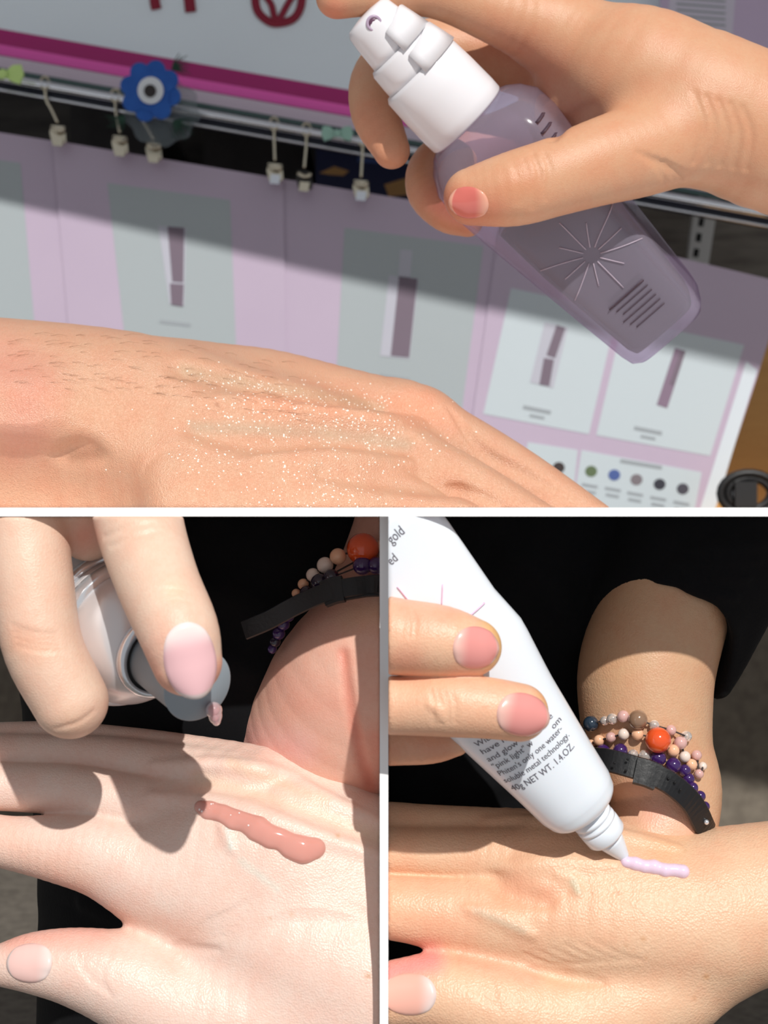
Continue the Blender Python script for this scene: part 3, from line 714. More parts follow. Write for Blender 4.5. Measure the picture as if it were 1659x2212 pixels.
# spray bottle
H0 = T(800, 45, 60, DB); H1 = T(1437, 700, -170, DB); axb = nrm(H1 - H0); Lb = np.linalg.norm(H1 - H0); ub = Lb / 912
def pr(rows): return [(t * ub, r * S(DB)) + tuple(x) for t, r, *x in rows]
bt = empty('spray_bottle', H1, 'lilac translucent spray bottle with white pump, tilted in the gripping hand', 'spray bottle')
M_pump = material('white_pump_plastic', (228, 226, 230), rough=0.3, coat=0.2, sss=0.05)
M_bot = bpy.data.materials.new('lilac_clear_plastic'); M_bot.use_nodes = True
nt = M_bot.node_tree; b = nt.nodes['Principled BSDF']; b.inputs['Base Color'].default_value = s2l((206, 198, 220)); b.inputs['Roughness'].default_value = 0.16; b.inputs['Coat Weight'].default_value = 0.6
tr = nt.nodes.new('ShaderNodeBsdfTransparent'); tr.inputs[0].default_value = s2l((226, 214, 230)); mxs = nt.nodes.new('ShaderNodeMixShader'); mxs.inputs[0].default_value = 0.76
nt.links.new(b.outputs[0], mxs.inputs[1]); nt.links.new(tr.outputs[0], mxs.inputs[2]); nt.links.new(mxs.outputs[0], nt.nodes['Material Output'].inputs[0])
M_liq = material('mauve_liquid', (52, 34, 42), rough=0.25, coat=0.3)
rot = 0.62
body = pr([(286, 92, 0.0), (296, 112, 0.05), (316, 132, 0.2), (350, 148, 0.5), (400, 150, 0.8), (480, 144, 1.0), (620, 132, 1.0), (760, 120, 1.0), (880, 109, 1.0), (908, 104, .9), (922, 92, .7), (928, 70, 0.5), (929, 20, 0.3)])
mk('bottle_body', *lathe(body, H0, axb, 96, 0.6, rot), M_bot, bt)
inn = pr([(500, 112, 1.0), (640, 108, 1.0), (760, 99, 1.0), (880, 90, 1.0), (900, 84, .9), (908, 56, .6)])
mk('liquid', *lathe(inn, H0, axb, 64, 0.6, rot), M_liq, bt)
mk('pump_collar', *lathe(pr([(136, 60), (138, 90), (146, 96), (200, 99), (262, 100), (284, 99), (290, 94), (290, 40)]), H0, axb, 56), M_pump, bt)
pm = mk('pump_middle', *lathe(pr([(76, 40), (78, 74), (86, 79), (120, 82), (140, 83), (141, 40)]), H0, axb, 48), M_pump, bt)
hd = mk('pump_head', *lathe(pr([(-18, 20), (-14, 50), (-4, 58), (20, 62), (60, 66), (78, 68), (80, 30)]), H0, axb, 48), M_pump, bt)
# slanted wing steps on the pump
a_, b_, c_ = frame(axb)
for (t0, t1, r) in ((20, 86, 72), (84, 146, 88)):
    side = nrm(np.array([0.62, -0.55, 0.55]) - axb * (np.array([0.62, -0.55, 0.55]) @ axb)); sw_ = np.cross(axb, side); vv = []
    for t, rr in ((t0, r - 4), (t1, r + 8)):
        for an in np.linspace(-1.1, 1.1, 13):
            for dr in (-10, 4 if t == t0 else 6):
                vv.append(H0 + axb * t * ub * 1.0 + axb * (abs(an) * 14 if t == t0 else 0) * ub + (side * math.cos(an) + sw_ * math.sin(an)) * (rr + dr) * S(DB))
    n = 13; ff = []
    I = lambda i, j, k: i * n * 2 + j * 2 + k
    for j in range(n - 1):
        ff += [(I(0, j, 1), I(0, j + 1, 1), I(1, j + 1, 1), I(1, j, 1)), (I(0, j, 0), I(1, j, 0), I(1, j + 1, 0), I(0, j + 1, 0)), (I(0, j, 0), I(0, j + 1, 0), I(0, j + 1, 1), I(0, j, 1)), (I(1, j, 0), I(1, j, 1), I(1, j + 1, 1), I(1, j + 1, 0))]
    ff += [(I(0, 0, 0), I(0, 0, 1), I(1, 0, 1), I(1, 0, 0)), (I(0, n - 1, 0), I(1, n - 1, 0), I(1, n - 1, 1), I(0, n - 1, 1))]
    mk('wing_step', np.array(vv), ff, M_pump, bt)
nd = nrm(np.array([-0.35, -1, 0.12])); nd = nrm(nd - axb * (nd @ axb))
nc = H0 + axb * 6 * ub + nd * 56 * S(DB)
mk('nozzle', *lathe([(0, 17 * S(DB)), (3 * S(DB), 17 * S(DB)), (4 * S(DB), 14 * S(DB)), (3 * S(DB), 11 * S(DB)), (-2 * S(DB), 10 * S(DB))], nc, nd, 28), material('nozzle_lilac', (176, 156, 178), rough=0.3), hd)
mk('nozzle_hole', *lathe([(-3 * S(DB), 12 * S(DB)), (2.5 * S(DB), 11 * S(DB)), (3 * S(DB), 5 * S(DB))], nc, nd, 20), material('nozzle_hole_plum', (96, 62, 84), rough=0.4), hd)
# star burst and small print moulded on the face of the bottle (follow the body surface)
def bodyr(t):
    ts = [r[0] for r in body]; return np.interp(t, ts, [r[1] for r in body]), np.interp(t, ts, [r[2] for r in body])
def on_body(t, th, lift=0.0003):
    r, q = bodyr(t); p = 2 + 4 * q; c2, s2 = math.cos(th), math.sin(th); k = (abs(c2) ** p + abs(s2) ** p) ** (-1 / p)
    return H0 + axb * t + (a_ * math.cos(th + rot) + b_ * math.sin(th + rot)) * (r * k + lift)
# angle of the face that looks at the camera
ths = np.linspace(0, 2 * math.pi, 360); best = min(ths, key=lambda th: np.linalg.norm(on_body(660 * ub, th)[[0, 2]] - T(1268, 548, 0, DB)[[0, 2]]) + (on_body(660 * ub, th)[1] - DB) * 0.5)
M_star = material('pale_star_print', (184, 170, 186), rough=0.4)
for k in range(12):
    a = k * math.pi / 6; l0, l1 = 18, (100 if k % 2 == 0 else 70); ps = []
    for l in np.linspace(l0, l1, 7):
        ps.append(on_body((655 + l * math.cos(a)) * ub, best + l * math.sin(a) / 125))
    mk('star_ray', *tube(np.array(ps), 1.1 * S(DB), 6), M_star, bt)
M_bprint = material('plum_print', (70, 50, 62), rough=0.5)
for k in range(6):
    ps = [on_body((772 + 14 * k) * ub, best + 0.1 + u) for u in np.linspace(-0.42, 0.35 - 0.05 * (k % 3), 8)]
    mk('print_line', *tube(np.array(ps), (5 if k == 0 else 2.2) * S(DB), 6, flat=0.3), M_bprint, bt)
for k in range(3):
    ps = [on_body((372 + 22 * k) * ub, best - 0.75 + 0.06 * k + u) for u in np.linspace(-0.1, 0.1, 5)]
    mk('print_mark', *tube(np.array(ps), 5 * S(DB), 6, flat=0.3), M_bprint, bt)
# ================================================================== lower bay, serum pump
DL = 0.48
SK_C = skin_material('skin_pale_sunlit', rough=0.38, pore=1700, line_dir=(0.5, 0.3, 1.0), bump=0.30)
SK_D = skin_material('skin_pale_pink', rough=0.45, pore=1900, line_dir=(1, 0.3, 0.4), bump=0.18)
CLIPL = [((0, 0, LOWC), (0, 0, 1)), ((-HB, 0, 0), (1, 0, 0))]
# hand that receives the serum
r = Sculpt(DL, -160)
r.chain([(420, 1830, -20, 130), (600, 1850, -30, 175), (800, 1900, -60, 190), (1000, 1960, -80, 200)], 0)
r.chain([(520, 1980, -20, 165), (700, 2060, -30, 230), (950, 2150, -60, 280)], 70)
r.chain([(-260, 1780, -50, 46), (-100, 1797, -40, 50), (20, 1820, -16, 57), (120, 1832, 0, 72), (230, 1850, 4, 92), (340, 1890, 0, 118), (480, 1930, -10, 150)], 40)    # index
r.chain([(-260, 1690, -70, 52), (20, 1700, -70, 52), (160, 1710, -50, 57), (310, 1748, -30, 72), (500, 1796, -24, 116)], 12)      # middle
r.chain([(-200, 1625, -140, 46), (40, 1632, -140, 46), (220, 1640, -120, 50), (360, 1668, -90, 64), (540, 1720, -50, 98)], 12)   # ring
r.chain([(-60, 1600, -200, 38), (120, 1598, -190, 40), (270, 1612, -175, 42), (400, 1640, -140, 54), (560, 1690, -90, 78), (720, 1760, -70, 100)], 14)   # little
r.chain([(8, 2084, 70, 46), (80, 2080, 74, 66), (170, 2090, 74, 84), (280, 2122, 70, 106), (420, 2180, 50, 140), (620, 2200, 10, 190), (900, 2260, -40, 240)], 40)  # thumb
r.ridge([(330, 1655), (460, 1650), (600, 1670), (720, 1730), (830, 1780)], 16, 0.55, 26)
r.ridge([(330, 1720), (480, 1735), (620, 1780), (820, 1850)], 16, 0.6, 30)
r.crease([(430, 1680), (540, 1700), (640, 1742), (820, 1812)], 14, 0.72, 30)
r.ridge([(474, 1775), (490, 1806), (502, 1838)], 9, 0.7, 16)
r.crease([(372, 2046), (420, 2048), (470, 2052)], 7, 0.6, 12)
for k in range(6): r.crease([(392 + 10 * k, 2034 - 9 * k), (440 + 10 * k, 2030 - 12 * k), (500 + 10 * k, 2018 - 16 * k)], 2.2, 0.5, 6)
for k in range(5): r.crease([(168 + 13 * k, 2062 + 5 * k), (176 + 12 * k, 2092 + 7 * k), (196 + 12 * k, 2124 + 8 * k)], 3.2, 0.5, 6)
for p, n in CLIPL: r.clip(p, n)
v, f = r.mesh(5)
cC = tinted(v, DL, (234, 206, 192), [([(30, 2030), (200, 2020)], 70, (240, 168, 152), 0.6), ([(20, 1830), (160, 1900)], 90, (240, 190, 166), 0.5), ([(430, 1680), (640, 1742), (820, 1812)], 30, (228, 204, 176), 0.45), ([(500, 1650), (700, 1730)], 26, (228, 196, 162), 0.4), ([(490, 1790), (500, 1830)], 12, (200, 214, 206), 0.7), ([(520, 1860), (600, 1920)], 16, (216, 218, 206), 0.6), ([(250, 1980), (420, 2020)], 60, (236, 190, 168), 0.4), ([(795, 2108)], 12, (196, 150, 110), 0.7), ([(630, 1975)], 8, (214, 172, 140), 0.7), ([(584, 1984)], 7, (214, 172, 140), 0.6), ([(730, 1805)], 8, (200, 160, 110), 0.6), ([(665, 1972)], 5, (214, 172, 140), 0.6)])
armC = fast_mesh('person', v, f, SK_C, colors=cC, label='pale open hand, back upward, with a line of pink serum gel on it', cat='person')
NC = nail_material('thumbnail_pale', (238, 196, 188), (236, 214, 208), free=0.96)
nail(r, 'fingernail', (62, 2080), (0, 2078), 84, 108, NC, armC, label='pale pink thumbnail')

# person in black behind: shirt, supporting palm, pumping hand
pL = empty('person', T(600, 1700, -400, DL), 'person in black shirt pressing a silver pump over the pale hand', 'person')
t = Sculpt(DL, -330)
t.chain([(620, 1000, -760, 620), (620, 1500, -760, 560), (560, 1900, -760, 470), (520, 2500, -760, 440)], 0)
t.chain([(900, 1050, -380, 190), (980, 1200, -360, 180)], 60)
for k, (x, y) in enumerate(((520, 1250), (560, 1420), (300, 1950))): t.ridge([(x - 120, y), (x, y + 40), (x + 120, y + 120)], 26, 0.7, 50)
for p, n in CLIPL: t.clip(p, n)
v, f = t.mesh(12); fast_mesh('shirt', v, f, M_black, pL)
q = Sculpt(DL, -120)
q.chain([(930, 1130, -260, 165), (890, 1270, -230, 170), (850, 1400, -180, 190), (790, 1500, -210, 212), (750, 1620, -340, 235), (700, 1780, -440, 220)], 0)
q.chain([(860, 1420, -90, 110), (840, 1520, -90, 120), (830, 1640, -210, 120)], 30)           # ball of the thumb
q.chain([(500, 1960, -190, 60), (400, 2000, -160, 44), (352, 2010, -150, 28)], 30)            # fingertip peeping below
q.crease([(742, 1410), (752, 1500), (772, 1600), (800, 1700)], 8, 0.6, 14)
for p, n in CLIPL: q.clip(p, n)
v, f = q.mesh(5.5)
cD = tinted(v, DL, (232, 184, 164), [([(742, 1410), (772, 1600), (800, 1700)], 24, (218, 132, 112), 0.7), ([(540, 1600), (640, 1620)], 80, (238, 180, 176), 0.6), ([(620, 1480), (700, 1540)], 80, (228, 164, 144), 0.5), ([(820, 1600), (800, 1700)], 70, (222, 142, 120), 0.5), ([(760, 1330), (820, 1320)], 60, (224, 180, 144), 0.5)])
fast_mesh('arm', v, f, SK_D, pL, colors=cD)
d = Sculpt(DL)
d.chain([(285, 960, 150, 102), (298, 1116, 215, 96), (338, 1250, 310, 90), (384, 1358, 390, 87), (404, 1428, 402, 76)], 0)         # index
d.chain([(30, 960, 110, 118), (48, 1116, 130, 98), (70, 1270, 160, 90), (94, 1400, 176, 86), (152, 1514, 176, 82)], 10)             # thumb
d.chain([(160, 960, 80, 130), (178, 1105, 70, 84), (190, 1150, 60, 62)], 24)
d.crease([(225, 1160), (275, 1140), (330, 1130)], 4, 0.55, 8); d.crease([(240, 1180), (290, 1160), (345, 1146)], 4, 0.55, 8)
for k in range(3): d.crease([(330 + 6 * k, 1275 + 12 * k), (365 + 4 * k, 1272 + 11 * k), (402 + 4 * k, 1276 + 11 * k)], 3, 0.5, 6)
for k in range(4): d.crease([(26 + 4 * k, 1350 + 15 * k), (70 + 4 * k, 1366 + 13 * k), (122 + 3 * k, 1370 + 12 * k)], 2.8, 0.5, 6)
d.crease([(120, 1575), (170, 1560), (205, 1535)], 3, 0.5, 7)
for p, n in CLIPL: d.clip(p, n)
v, f = d.mesh(4.5)
cE = tinted(v, DL, (230, 198, 176), [([(380, 1370), (320, 1420)], 90, (236, 178, 156), 0.5), ([(300, 1420), (360, 1490), (440, 1510), (480, 1440)], 40, (238, 160, 136), 0.6), ([(40, 1390), (90, 1400)], 60, (224, 164, 132), 0.5), ([(160, 1560)], 70, (236, 190, 160), 0.5), ([(185, 1160)], 60, (226, 158, 138), 0.7), ([(375, 1275)], 40, (244, 206, 178), 0.6)])
hE = fast_mesh('arm', v, f, SK_D, pL, colors=cE)
NE = nail_material('nail_soft_pink', (236, 188, 192), (244, 226, 222), free=0.97)
nail(d, 'fingernail', (414, 1428), (430, 1510), 100, 148, NE, hE, label='soft pink fingernail')

# silver serum pump
M_silver = material('satin_silver_lacquer', (226, 224, 226), rough=0.3, metal=0.45, coat=0.3)
M_silver_b = material('polished_silver_lacquer', (232, 236, 242), rough=0.14, metal=0.7, coat=0.4)
A0 = T(268, 1362, -10, DL); A1 = T(428, 1482, 245, DL); ax3 = nrm(A1 - A0); L3 = np.linalg.norm(A1 - A0); u3 = S(DL)
pb = empty('pump_bottle', A0, 'silver serum pump bottle held above the pale hand, pink drop at its nozzle', 'pump bottle')
def pr3(rows): return [(tt * u3, rr * u3) for tt, rr in rows]
mk('bottle_body', *lathe(pr3([(-330, 150), (-325, 160), (-60, 164), (-56, 164)]), A0, ax3, 72), M_silver, pb)
mk('base_ring', *lathe(pr3([(-60, 120), (-58, 164), (-54, 169), (-34, 170), (-30, 164), (-29, 120)]), A0, ax3, 72), M_silver_b, pb)
mk('base_ring', *lathe(pr3([(-28, 120), (-27, 158), (-10, 158), (-8, 120)]), A0, ax3, 72), M_silver, pb)
mk('collar_ring', *lathe(pr3([(-8, 120), (-6, 160), (0, 165), (26, 165), (32, 160), (33, 110)]), A0, ax3, 72), M_silver_b, pb)
mk('collar_cone', *lathe(pr3([(30, 90), (32, 150), (40, 152), (80, 140), (120, 116), (146, 92), (148, 60)]), A0, ax3, 72), M_silver, pb)
mk('neck_ring', *lathe(pr3([(140, 60), (142, 88), (148, 93), (164, 93), (170, 88), (170, 78), (160, 76)]), A0, ax3, 56), M_silver_b, pb)
mk('neck_gap', *lathe(pr3([(150, 84), (166, 80), (168, 60)]), A0, ax3, 48), M_darkgap, pb)
Lp = L3 / u3
mk('pump_button', *lathe(pr3([(150, 64), (152, 70), (Lp - 14, 72), (Lp - 10, 74), (Lp - 2, 76), (Lp, 74), (Lp, 20)]), A0, ax3, 56), M_grey_plastic, pb)
M_gel = bpy.data.materials.new('pink_gel'); M_gel.use_nodes = True; b = M_gel.node_tree.nodes['Principled BSDF']
b.inputs['Base Color'].default_value = s2l((240, 172, 158)); b.inputs['Roughness'].default_value = 0.08; b.inputs['Subsurface Weight'].default_value = 0.4; b.inputs['Subsurface Radius'].default_value = (1, 0.5, 0.45); b.inputs['Subsurface Scale'].default_value = 0.003; b.inputs['Coat Weight'].default_value = 0.8; b.inputs['Transmission Weight'].default_value = 0.25
gd = []
for (x, y, z, rr, sy) in ((462, 1534, 226, 17, 1.0), (465, 1546, 226, 14, 1.2), (467, 1554, 226, 10, 1.3)):
    gd.append(sphere(T(x, y, z, DL), rr * u3, 12, 18, (1, 1, sy)))
mk('serum_drop', *join(gd), material('clear_pink_drop', (236, 196, 198), rough=0.05, trans=0.6, ior=1.36, coat=0.6), label='clear pink drop hanging from the silver pump nozzle', cat='drop')
# gel line
gs = Sculpt(DL); pts = [(432, 1742, 11), (452, 1750, 20), (480, 1757, 19), (505, 1770, 22), (530, 1776, 19), (556, 1790, 27), (585, 1808, 24), (608, 1812, 20), (630, 1828, 26), (655, 1836, 29), (682, 1832, 20)]
for x, y, rr in pts:
    Wp = r.cast([x], [y])[0]; gs.ops.append(('add', np.array([[*Wp, rr * u3]]), 16 * u3, None))
P_ = r.cast([p[0] for p in pts], [p[1] for p in pts]); gs.ops.append(('add', np.column_stack([P_, [p[2] * 0.8 * u3 for p in pts]]), 14 * u3, None))
v, f = gs.mesh(2.5)
nv = r.normal(v); dist = r.at(v, [o for o in r.ops if o[0] != 'clip'])
v = v - nv * (np.maximum(dist, 0) * 0.45)[:, None]      # gel settles on the skin
fast_mesh('serum_gel', v, f, M_gel, label='wavy line of glossy pink gel on the back of the pale hand', cat='gel')
bb = []
for k in range(46):
    x0_, y0_, r0_ = pts[rng.integers(1, 8)]; x_ = x0_ + rng.normal(0, 8); y_ = y0_ + rng.normal(0, 5)
    Wp = r.cast([x_], [y_])[0]; n_ = r.normal(Wp[None])[0]; bb.append(sphere(Wp + n_ * r0_ * 0.5 * u3, rng.uniform(1.2, 3) * u3, 6, 8))
mk('gel_bubbles', *join(bb), material('bubble_white', (255, 240, 236), rough=0.1, coat=0.8), label='tiny bubbles caught in the pink gel line', cat='bubbles', kind='stuff')

# bracelets on the supporting wrist
def bead_mat(n, rgb, trans=0.0): return material(n, rgb, rough=0.12, coat=0.7, trans=trans, ior=1.5, sss=0.1)
ZB = -120
B_or = bead_mat('orange_carnelian', (226, 84, 34)); B_pe = bead_mat('peach_stone', (240, 186, 150)); B_wh = bead_mat('milky_stone', (232, 214, 202)); B_pu = bead_mat('amethyst', (58, 30, 92)); B_dp = bead_mat('dark_amethyst', (34, 24, 48)); B_na = bead_mat('blue_black_stone', (36, 52, 68)); B_cl = bead_mat('clear_quartz', (236, 226, 220), 0.6); B_br = bead_mat('brown_agate', (140, 110, 88)); B_pk = bead_mat('rose_quartz', (214, 170, 164))
M_cord = material('bead_cord', (60, 50, 50), rough=0.7)
def bracelet(sc, name, label, beads, D, group, back=None):
    """beads (x, y, r, material[, z]) on the visible side; back = pixel points that close the loop behind the wrist"""
    C_ = []
    for bd in beads:
        if len(bd) > 4: C_.append(T(bd[0], bd[1], bd[4] + (ZB if D == DL and bd[0] < CX else 0), D))
        else:
            p = sc.cast([bd[0]], [bd[1]])[0]; n_ = sc.normal(p[None])[0]; C_.append(p + n_ * bd[2] * S(D) * 0.9)
    e = empty(name, C_[0], label, 'bracelet', group)
    for c, bd in zip(C_, beads): mk('bead', *sphere(c, bd[2] * S(D), 14, 20), bd[3], e)
    loop = list(C_) + [T(*bp, D) for bp in (back or [])]
    mk('cord', *tube(catmull(np.array(loop), 4), 2.2 * S(D), 6), M_cord, e)
    return e
GB = 'bead bracelets on the wrist behind the pale hand'
bracelet(q, 'bead_bracelet', 'peach and milky bead bracelet with one large orange bead above the supporting palm',
    [(655, 1262, 13, B_pe, -96), (676, 1242, 16, B_wh, -84), (702, 1221, 19, B_wh, -72), (730, 1202, 19, B_pe, -62), (784, 1186, 37, B_or, -54), (826, 1180, 16, B_pe, -60), (640, 1282, 11, B_pe, -110)], DL, GB)
bracelet(q, 'bead_bracelet', 'dark purple bead bracelet under the black strap above the supporting palm',
    [(812, 1222, 20, B_pu, -30), (783, 1222, 22, B_pu, -34), (690, 1258, 20, B_dp, -60), (716, 1246, 18, B_dp, -48), (662, 1280, 16, B_dp, -80), (640, 1300, 14, B_dp, -96), (622, 1330, 15, B_pu, -106), (612, 1348, 15, B_pu, -112), (602, 1368, 15, B_pu, -120), (594, 1386, 13, B_dp, -128), (588, 1402, 11, B_pu, -134)], DL, GB)
def strap(name, label, pts, wpx, thk, D, par=None):
    """leather strap: pts (x, y, z, dir) centre line, flat ribbon facing outward"""
    P = catmull(np.array([T(x, y, z + (ZB + 20 if x < CX else 0), D) for x, y, z in pts]), 6); V = []; dd = np.gradient(P, axis=0)
    for i, p in enumerate(P):
        ax = nrm(dd[i]); nrm_ = np.array([0, -1.0, 0.25]); nrm_ = nrm(nrm_ - ax * (nrm_ @ ax)); sdv = np.cross(ax, nrm_)
        for a, b2 in ((-1, 0), (-0.9, 1), (0.9, 1), (1, 0), (0.9, -1), (-0.9, -1)): V.append(p + sdv * a * wpx / 2 * S(D) + nrm_ * b2 * thk / 2 * S(D))
    return np.array(V), grid_faces(len(P), 6), P
v, f, P = strap('', '', [(528, 1362, -60), (580, 1340, -40), (640, 1308, -16), (700, 1282, 4), (760, 1268, 14), (820, 1262, 18), (880, 1262, 10)], 44, 12, DL)
keep = v[:, 0] < -HB - 0.0002
v[:, 0] = np.minimum(v[:, 0], -HB - 0.0002)
st = mk('leather_strap', v, f, M_black_p, smooth=False, label='black leather strap wristband with loose end beside the purple beads', cat='wristband')
v, f, _ = strap('', '', [(700, 1284, -4), (722, 1276, 4), (742, 1272, 8)], 62, 22, DL); mk('strap_keeper', v, f, M_black_p, st, smooth=False)
v, f, _ = strap('', '', [(742, 1292, 4), (790, 1284, 10), (826, 1282, 12)], 12, 16, DL); v[:, 0] = np.minimum(v[:, 0], -HB - 0.0002); mk('strap_edge', v, f, M_black_p, st, smooth=False)
for k in range(5):
    mk('strap_stud', *sphere(T(560 + 30 * k, 1346 - 14 * k, -160 + 12 * k, DL), 3.5 * S(DL), 6, 10), M_darkgap, st)
# ================================================================== lower bay, cream tube
DR = 0.48
SK_F = skin_material('skin_warm', rough=0.40, pore=1500, line_dir=(0.5, 0.3, 1.0), bump=0.34)
SK_G = skin_material('skin_warm_pink', rough=0.42, pore=1700, line_dir=(1, 0.3, 0.4), bump=0.22)
CLIPR = [((0, 0, LOWC), (0, 0, 1)), ((HB, 0, 0), (-1, 0, 0))]
k_ = Sculpt(DR, -130)
k_.chain([(1180, 1890, -40, 128), (1320, 1905, -50, 138), (1480, 1945, -50, 152), (1640, 1952, -40, 172), (1900, 1930, -40, 180)], 0)
k_.chain([(640, 1945, -20, 62), (840, 1960, 6, 68), (1000, 1978, 14, 84), (1140, 1982, 4, 118), (1330, 1990, -10, 160), (1520, 1990, -20, 170)], 44)     # index
k_.chain([(640, 1832, -50, 54), (840, 1838, -44, 52), (1000, 1846, -34, 60), (1130, 1866, -20, 82), (1300, 1900, -24, 120)], 11)                       # middle
k_.chain([(640, 1770, -120, 44), (840, 1778, -100, 44), (960, 1786, -90, 46), (1080, 1804, -84, 58), (1260, 1850, -70, 88)], 14)
k_.chain([(640, 1760, -170, 28), (840, 1762, -160, 30), (1000, 1778, -150, 32), (1120, 1796, -130, 50), (1300, 1850, -90, 80)], 14)
k_.chain([(760, 2156, 66, 62), (850, 2148, 72, 72), (950, 2146, 76, 86), (1070, 2176, 74, 106), (1230, 2200, 46, 126), (1400, 2140, 10, 132), (1530, 2050, -20, 120)], 30)   # thumb
k_.ridge([(1050, 1775), (1180, 1772), (1330, 1800), (1460, 1830)], 14, 0.6, 26)
k_.ridge([(1060, 1880), (1200, 1862), (1330, 1870)], 16, 0.65, 30)
k_.ridge([(1205, 1890), (1236, 1902), (1252, 1932)], 10, 0.72, 18)
k_.ridge([(1010, 1962), (1080, 1985), (1150, 2020)], 10, 0.86, 24)
k_.crease([(1060, 1890), (1100, 1930), (1180, 1950)], 12, 0.72, 30)
k_.crease([(1150, 2098), (1220, 2112), (1300, 2122)], 9, 0.62, 14)
for j in range(6): k_.crease([(1130 + 30 * j, 2060 - 6 * j), (1190 + 30 * j, 2082 - 4 * j), (1260 + 26 * j, 2086 - 2 * j)], 3, 0.5, 6)
for j in range(5): k_.crease([(1005 + 13 * j, 2088 + 4 * j), (1012 + 14 * j, 2120 + 5 * j), (1034 + 12 * j, 2160 + 6 * j)], 3.2, 0.5, 6)
for p, n in CLIPR: k_.clip(p, n)
v, f = k_.mesh(5)
cF = tinted(v, DR, (228, 188, 156), [([(840, 2100), (930, 2072)], 60, (240, 146, 150), 0.75), ([(860, 1940), (980, 2000)], 90, (236, 172, 140), 0.5), ([(1100, 1930), (1180, 1940)], 70, (232, 160, 126), 0.5), ([(1238, 1904), (1250, 1925)], 14, (190, 190, 164), 0.7), ([(1030, 1968), (1130, 2010)], 16, (196, 190, 168), 0.5), ([(1000, 2070), (1150, 2110)], 40, (228, 160, 136), 0.5), ([(1335, 1929)], 8, (190, 130, 90), 0.7), ([(1390, 2028)], 10, (206, 152, 108), 0.7), ([(1526, 2110)], 11, (206, 150, 100), 0.7), ([(1352, 2043)], 7, (200, 150, 110), 0.6), ([(1396, 2070)], 7, (206, 156, 116), 0.6), ([(1500, 2156)], 9, (206, 150, 110), 0.5), ([(1280, 1930)], 6, (200, 150, 110), 0.6), ([(1480, 1838)], 5, (180, 130, 90), 0.6), ([(1440, 1830)], 90, (226, 178, 134), 0.5)])
armF = fast_mesh('person', v, f, SK_F, colors=cF, label='warm toned open hand, back upward, receiving pale lilac cream from the tube', cat='person')
NF = nail_material('thumbnail_rosy', (232, 176, 160), (228, 206, 200), free=0.99)
nail(k_, 'fingernail', (884, 2148), (800, 2146), 88, 118, NF, armF, label='pale pink thumbnail')

pR = empty('person', T(1100, 1700, -400, DR), 'person in black top squeezing a white tube, bead bracelets on the other wrist', 'person')
t = Sculpt(DR, -100)
t.chain([(1040, 950, -720, 470), (1010, 1400, -720, 400), (980, 1800, -720, 350), (950, 2500, -720, 340)], 0)
t.chain([(1620, 1000, -330, 210), (1510, 1200, -300, 195), (1460, 1290, -280, 182), (1436, 1352, -262, 168)], 60)
t.chain([(1600, 1300, -250, 60), (1575, 1400, -240, 46), (1552, 1480, -230, 28)], 50)       # sleeve
t.chain([(1424, 1400, -162, 156), (1404, 1640, -140, 158)], 16, op='sub')
for j in range(5): t.ridge([(1330 + 40 * j, 1330 - 36 * j), (1440 + 34 * j, 1300 - 30 * j), (1560 + 26 * j, 1330 - 40 * j)], 16, 0.6, 26)
t.ridge([(1100, 1200), (1180, 1260), (1240, 1380)], 26, 0.7, 60); t.ridge([(960, 1680), (1040, 1700), (1120, 1690)], 20, 0.7, 40)
for p, n in CLIPR: t.clip(p, n)
v, f = t.mesh(7); fast_mesh('shirt', v, f, M_black, pR)
a4 = Sculpt(DR, -60)
a4.chain([(1440, 1300, -280, 140), (1400, 1430, -262, 147), (1394, 1520, -250, 144), (1405, 1620, -235, 134), (1440, 1710, -215, 118), (1420, 1800, -190, 118), (1360, 1880, -160, 120)], 0)
a4.chain([(1470, 1720, -180, 70), (1440, 1780, -160, 74), (1380, 1830, -150, 74)], 20)
for p, n in CLIPR: a4.clip(p, n)
v, f = a4.mesh(6)
cG = tinted(v, DR, (206, 166, 132), [([(1380, 1730), (1480, 1780)], 90, (238, 190, 164), 0.8), ([(1420, 1760)], 50, (240, 170, 150), 0.5), ([(1330, 1450)], 90, (214, 172, 132), 0.5)])
fast_mesh('arm', v, f, SK_G, pR, colors=cG)
d4 = Sculpt(DR)
d4.chain([(690, 1350, 220, 94), (840, 1373, 240, 84), (950, 1384, 258, 77), (1022, 1398, 258, 62)], 0)
d4.chain([(690, 1512, 220, 74), (840, 1524, 232, 63), (970, 1523, 252, 69), (1060, 1530, 258, 66), (1122, 1539, 250, 63)], 7)
d4.chain([(690, 1604, 60, 58), (840, 1608, 56, 46), (930, 1610, 60, 40), (985, 1606, 64, 28)], 7)
for j in range(3): d4.crease([(862 + 14 * j, 1312 + 3 * j), (872 + 13 * j, 1340), (868 + 14 * j, 1378)], 3, 0.5, 6)
for j in range(4): d4.crease([(930 + 15 * j, 1488 + 4 * j), (938 + 15 * j, 1520), (936 + 16 * j, 1562)], 3.2, 0.5, 6)
for j in range(3): d4.crease([(850 + 24 * j, 1600), (856 + 24 * j, 1620), (862 + 24 * j, 1642)], 3, 0.5, 6)
d4.ridge([(925, 1520), (948, 1534), (955, 1556)], 8, 0.6, 10)
for p, n in CLIPR: d4.clip(p, n)
v, f = d4.mesh(4)
cH = tinted(v, DR, (232, 186, 154), [([(1060, 1340), (1085, 1400), (1070, 1450)], 36, (232, 184, 112), 0.7), ([(1180, 1500), (1195, 1560), (1160, 1610)], 36, (236, 180, 116), 0.6), ([(870, 1320), (960, 1330)], 60, (240, 172, 146), 0.6), ([(1000, 1470), (1060, 1490)], 60, (240, 178, 150), 0.5), ([(880, 1430)], 70, (226, 150, 124), 0.5), ([(860, 1620), (960, 1620)], 60, (206, 140, 112), 0.5)])
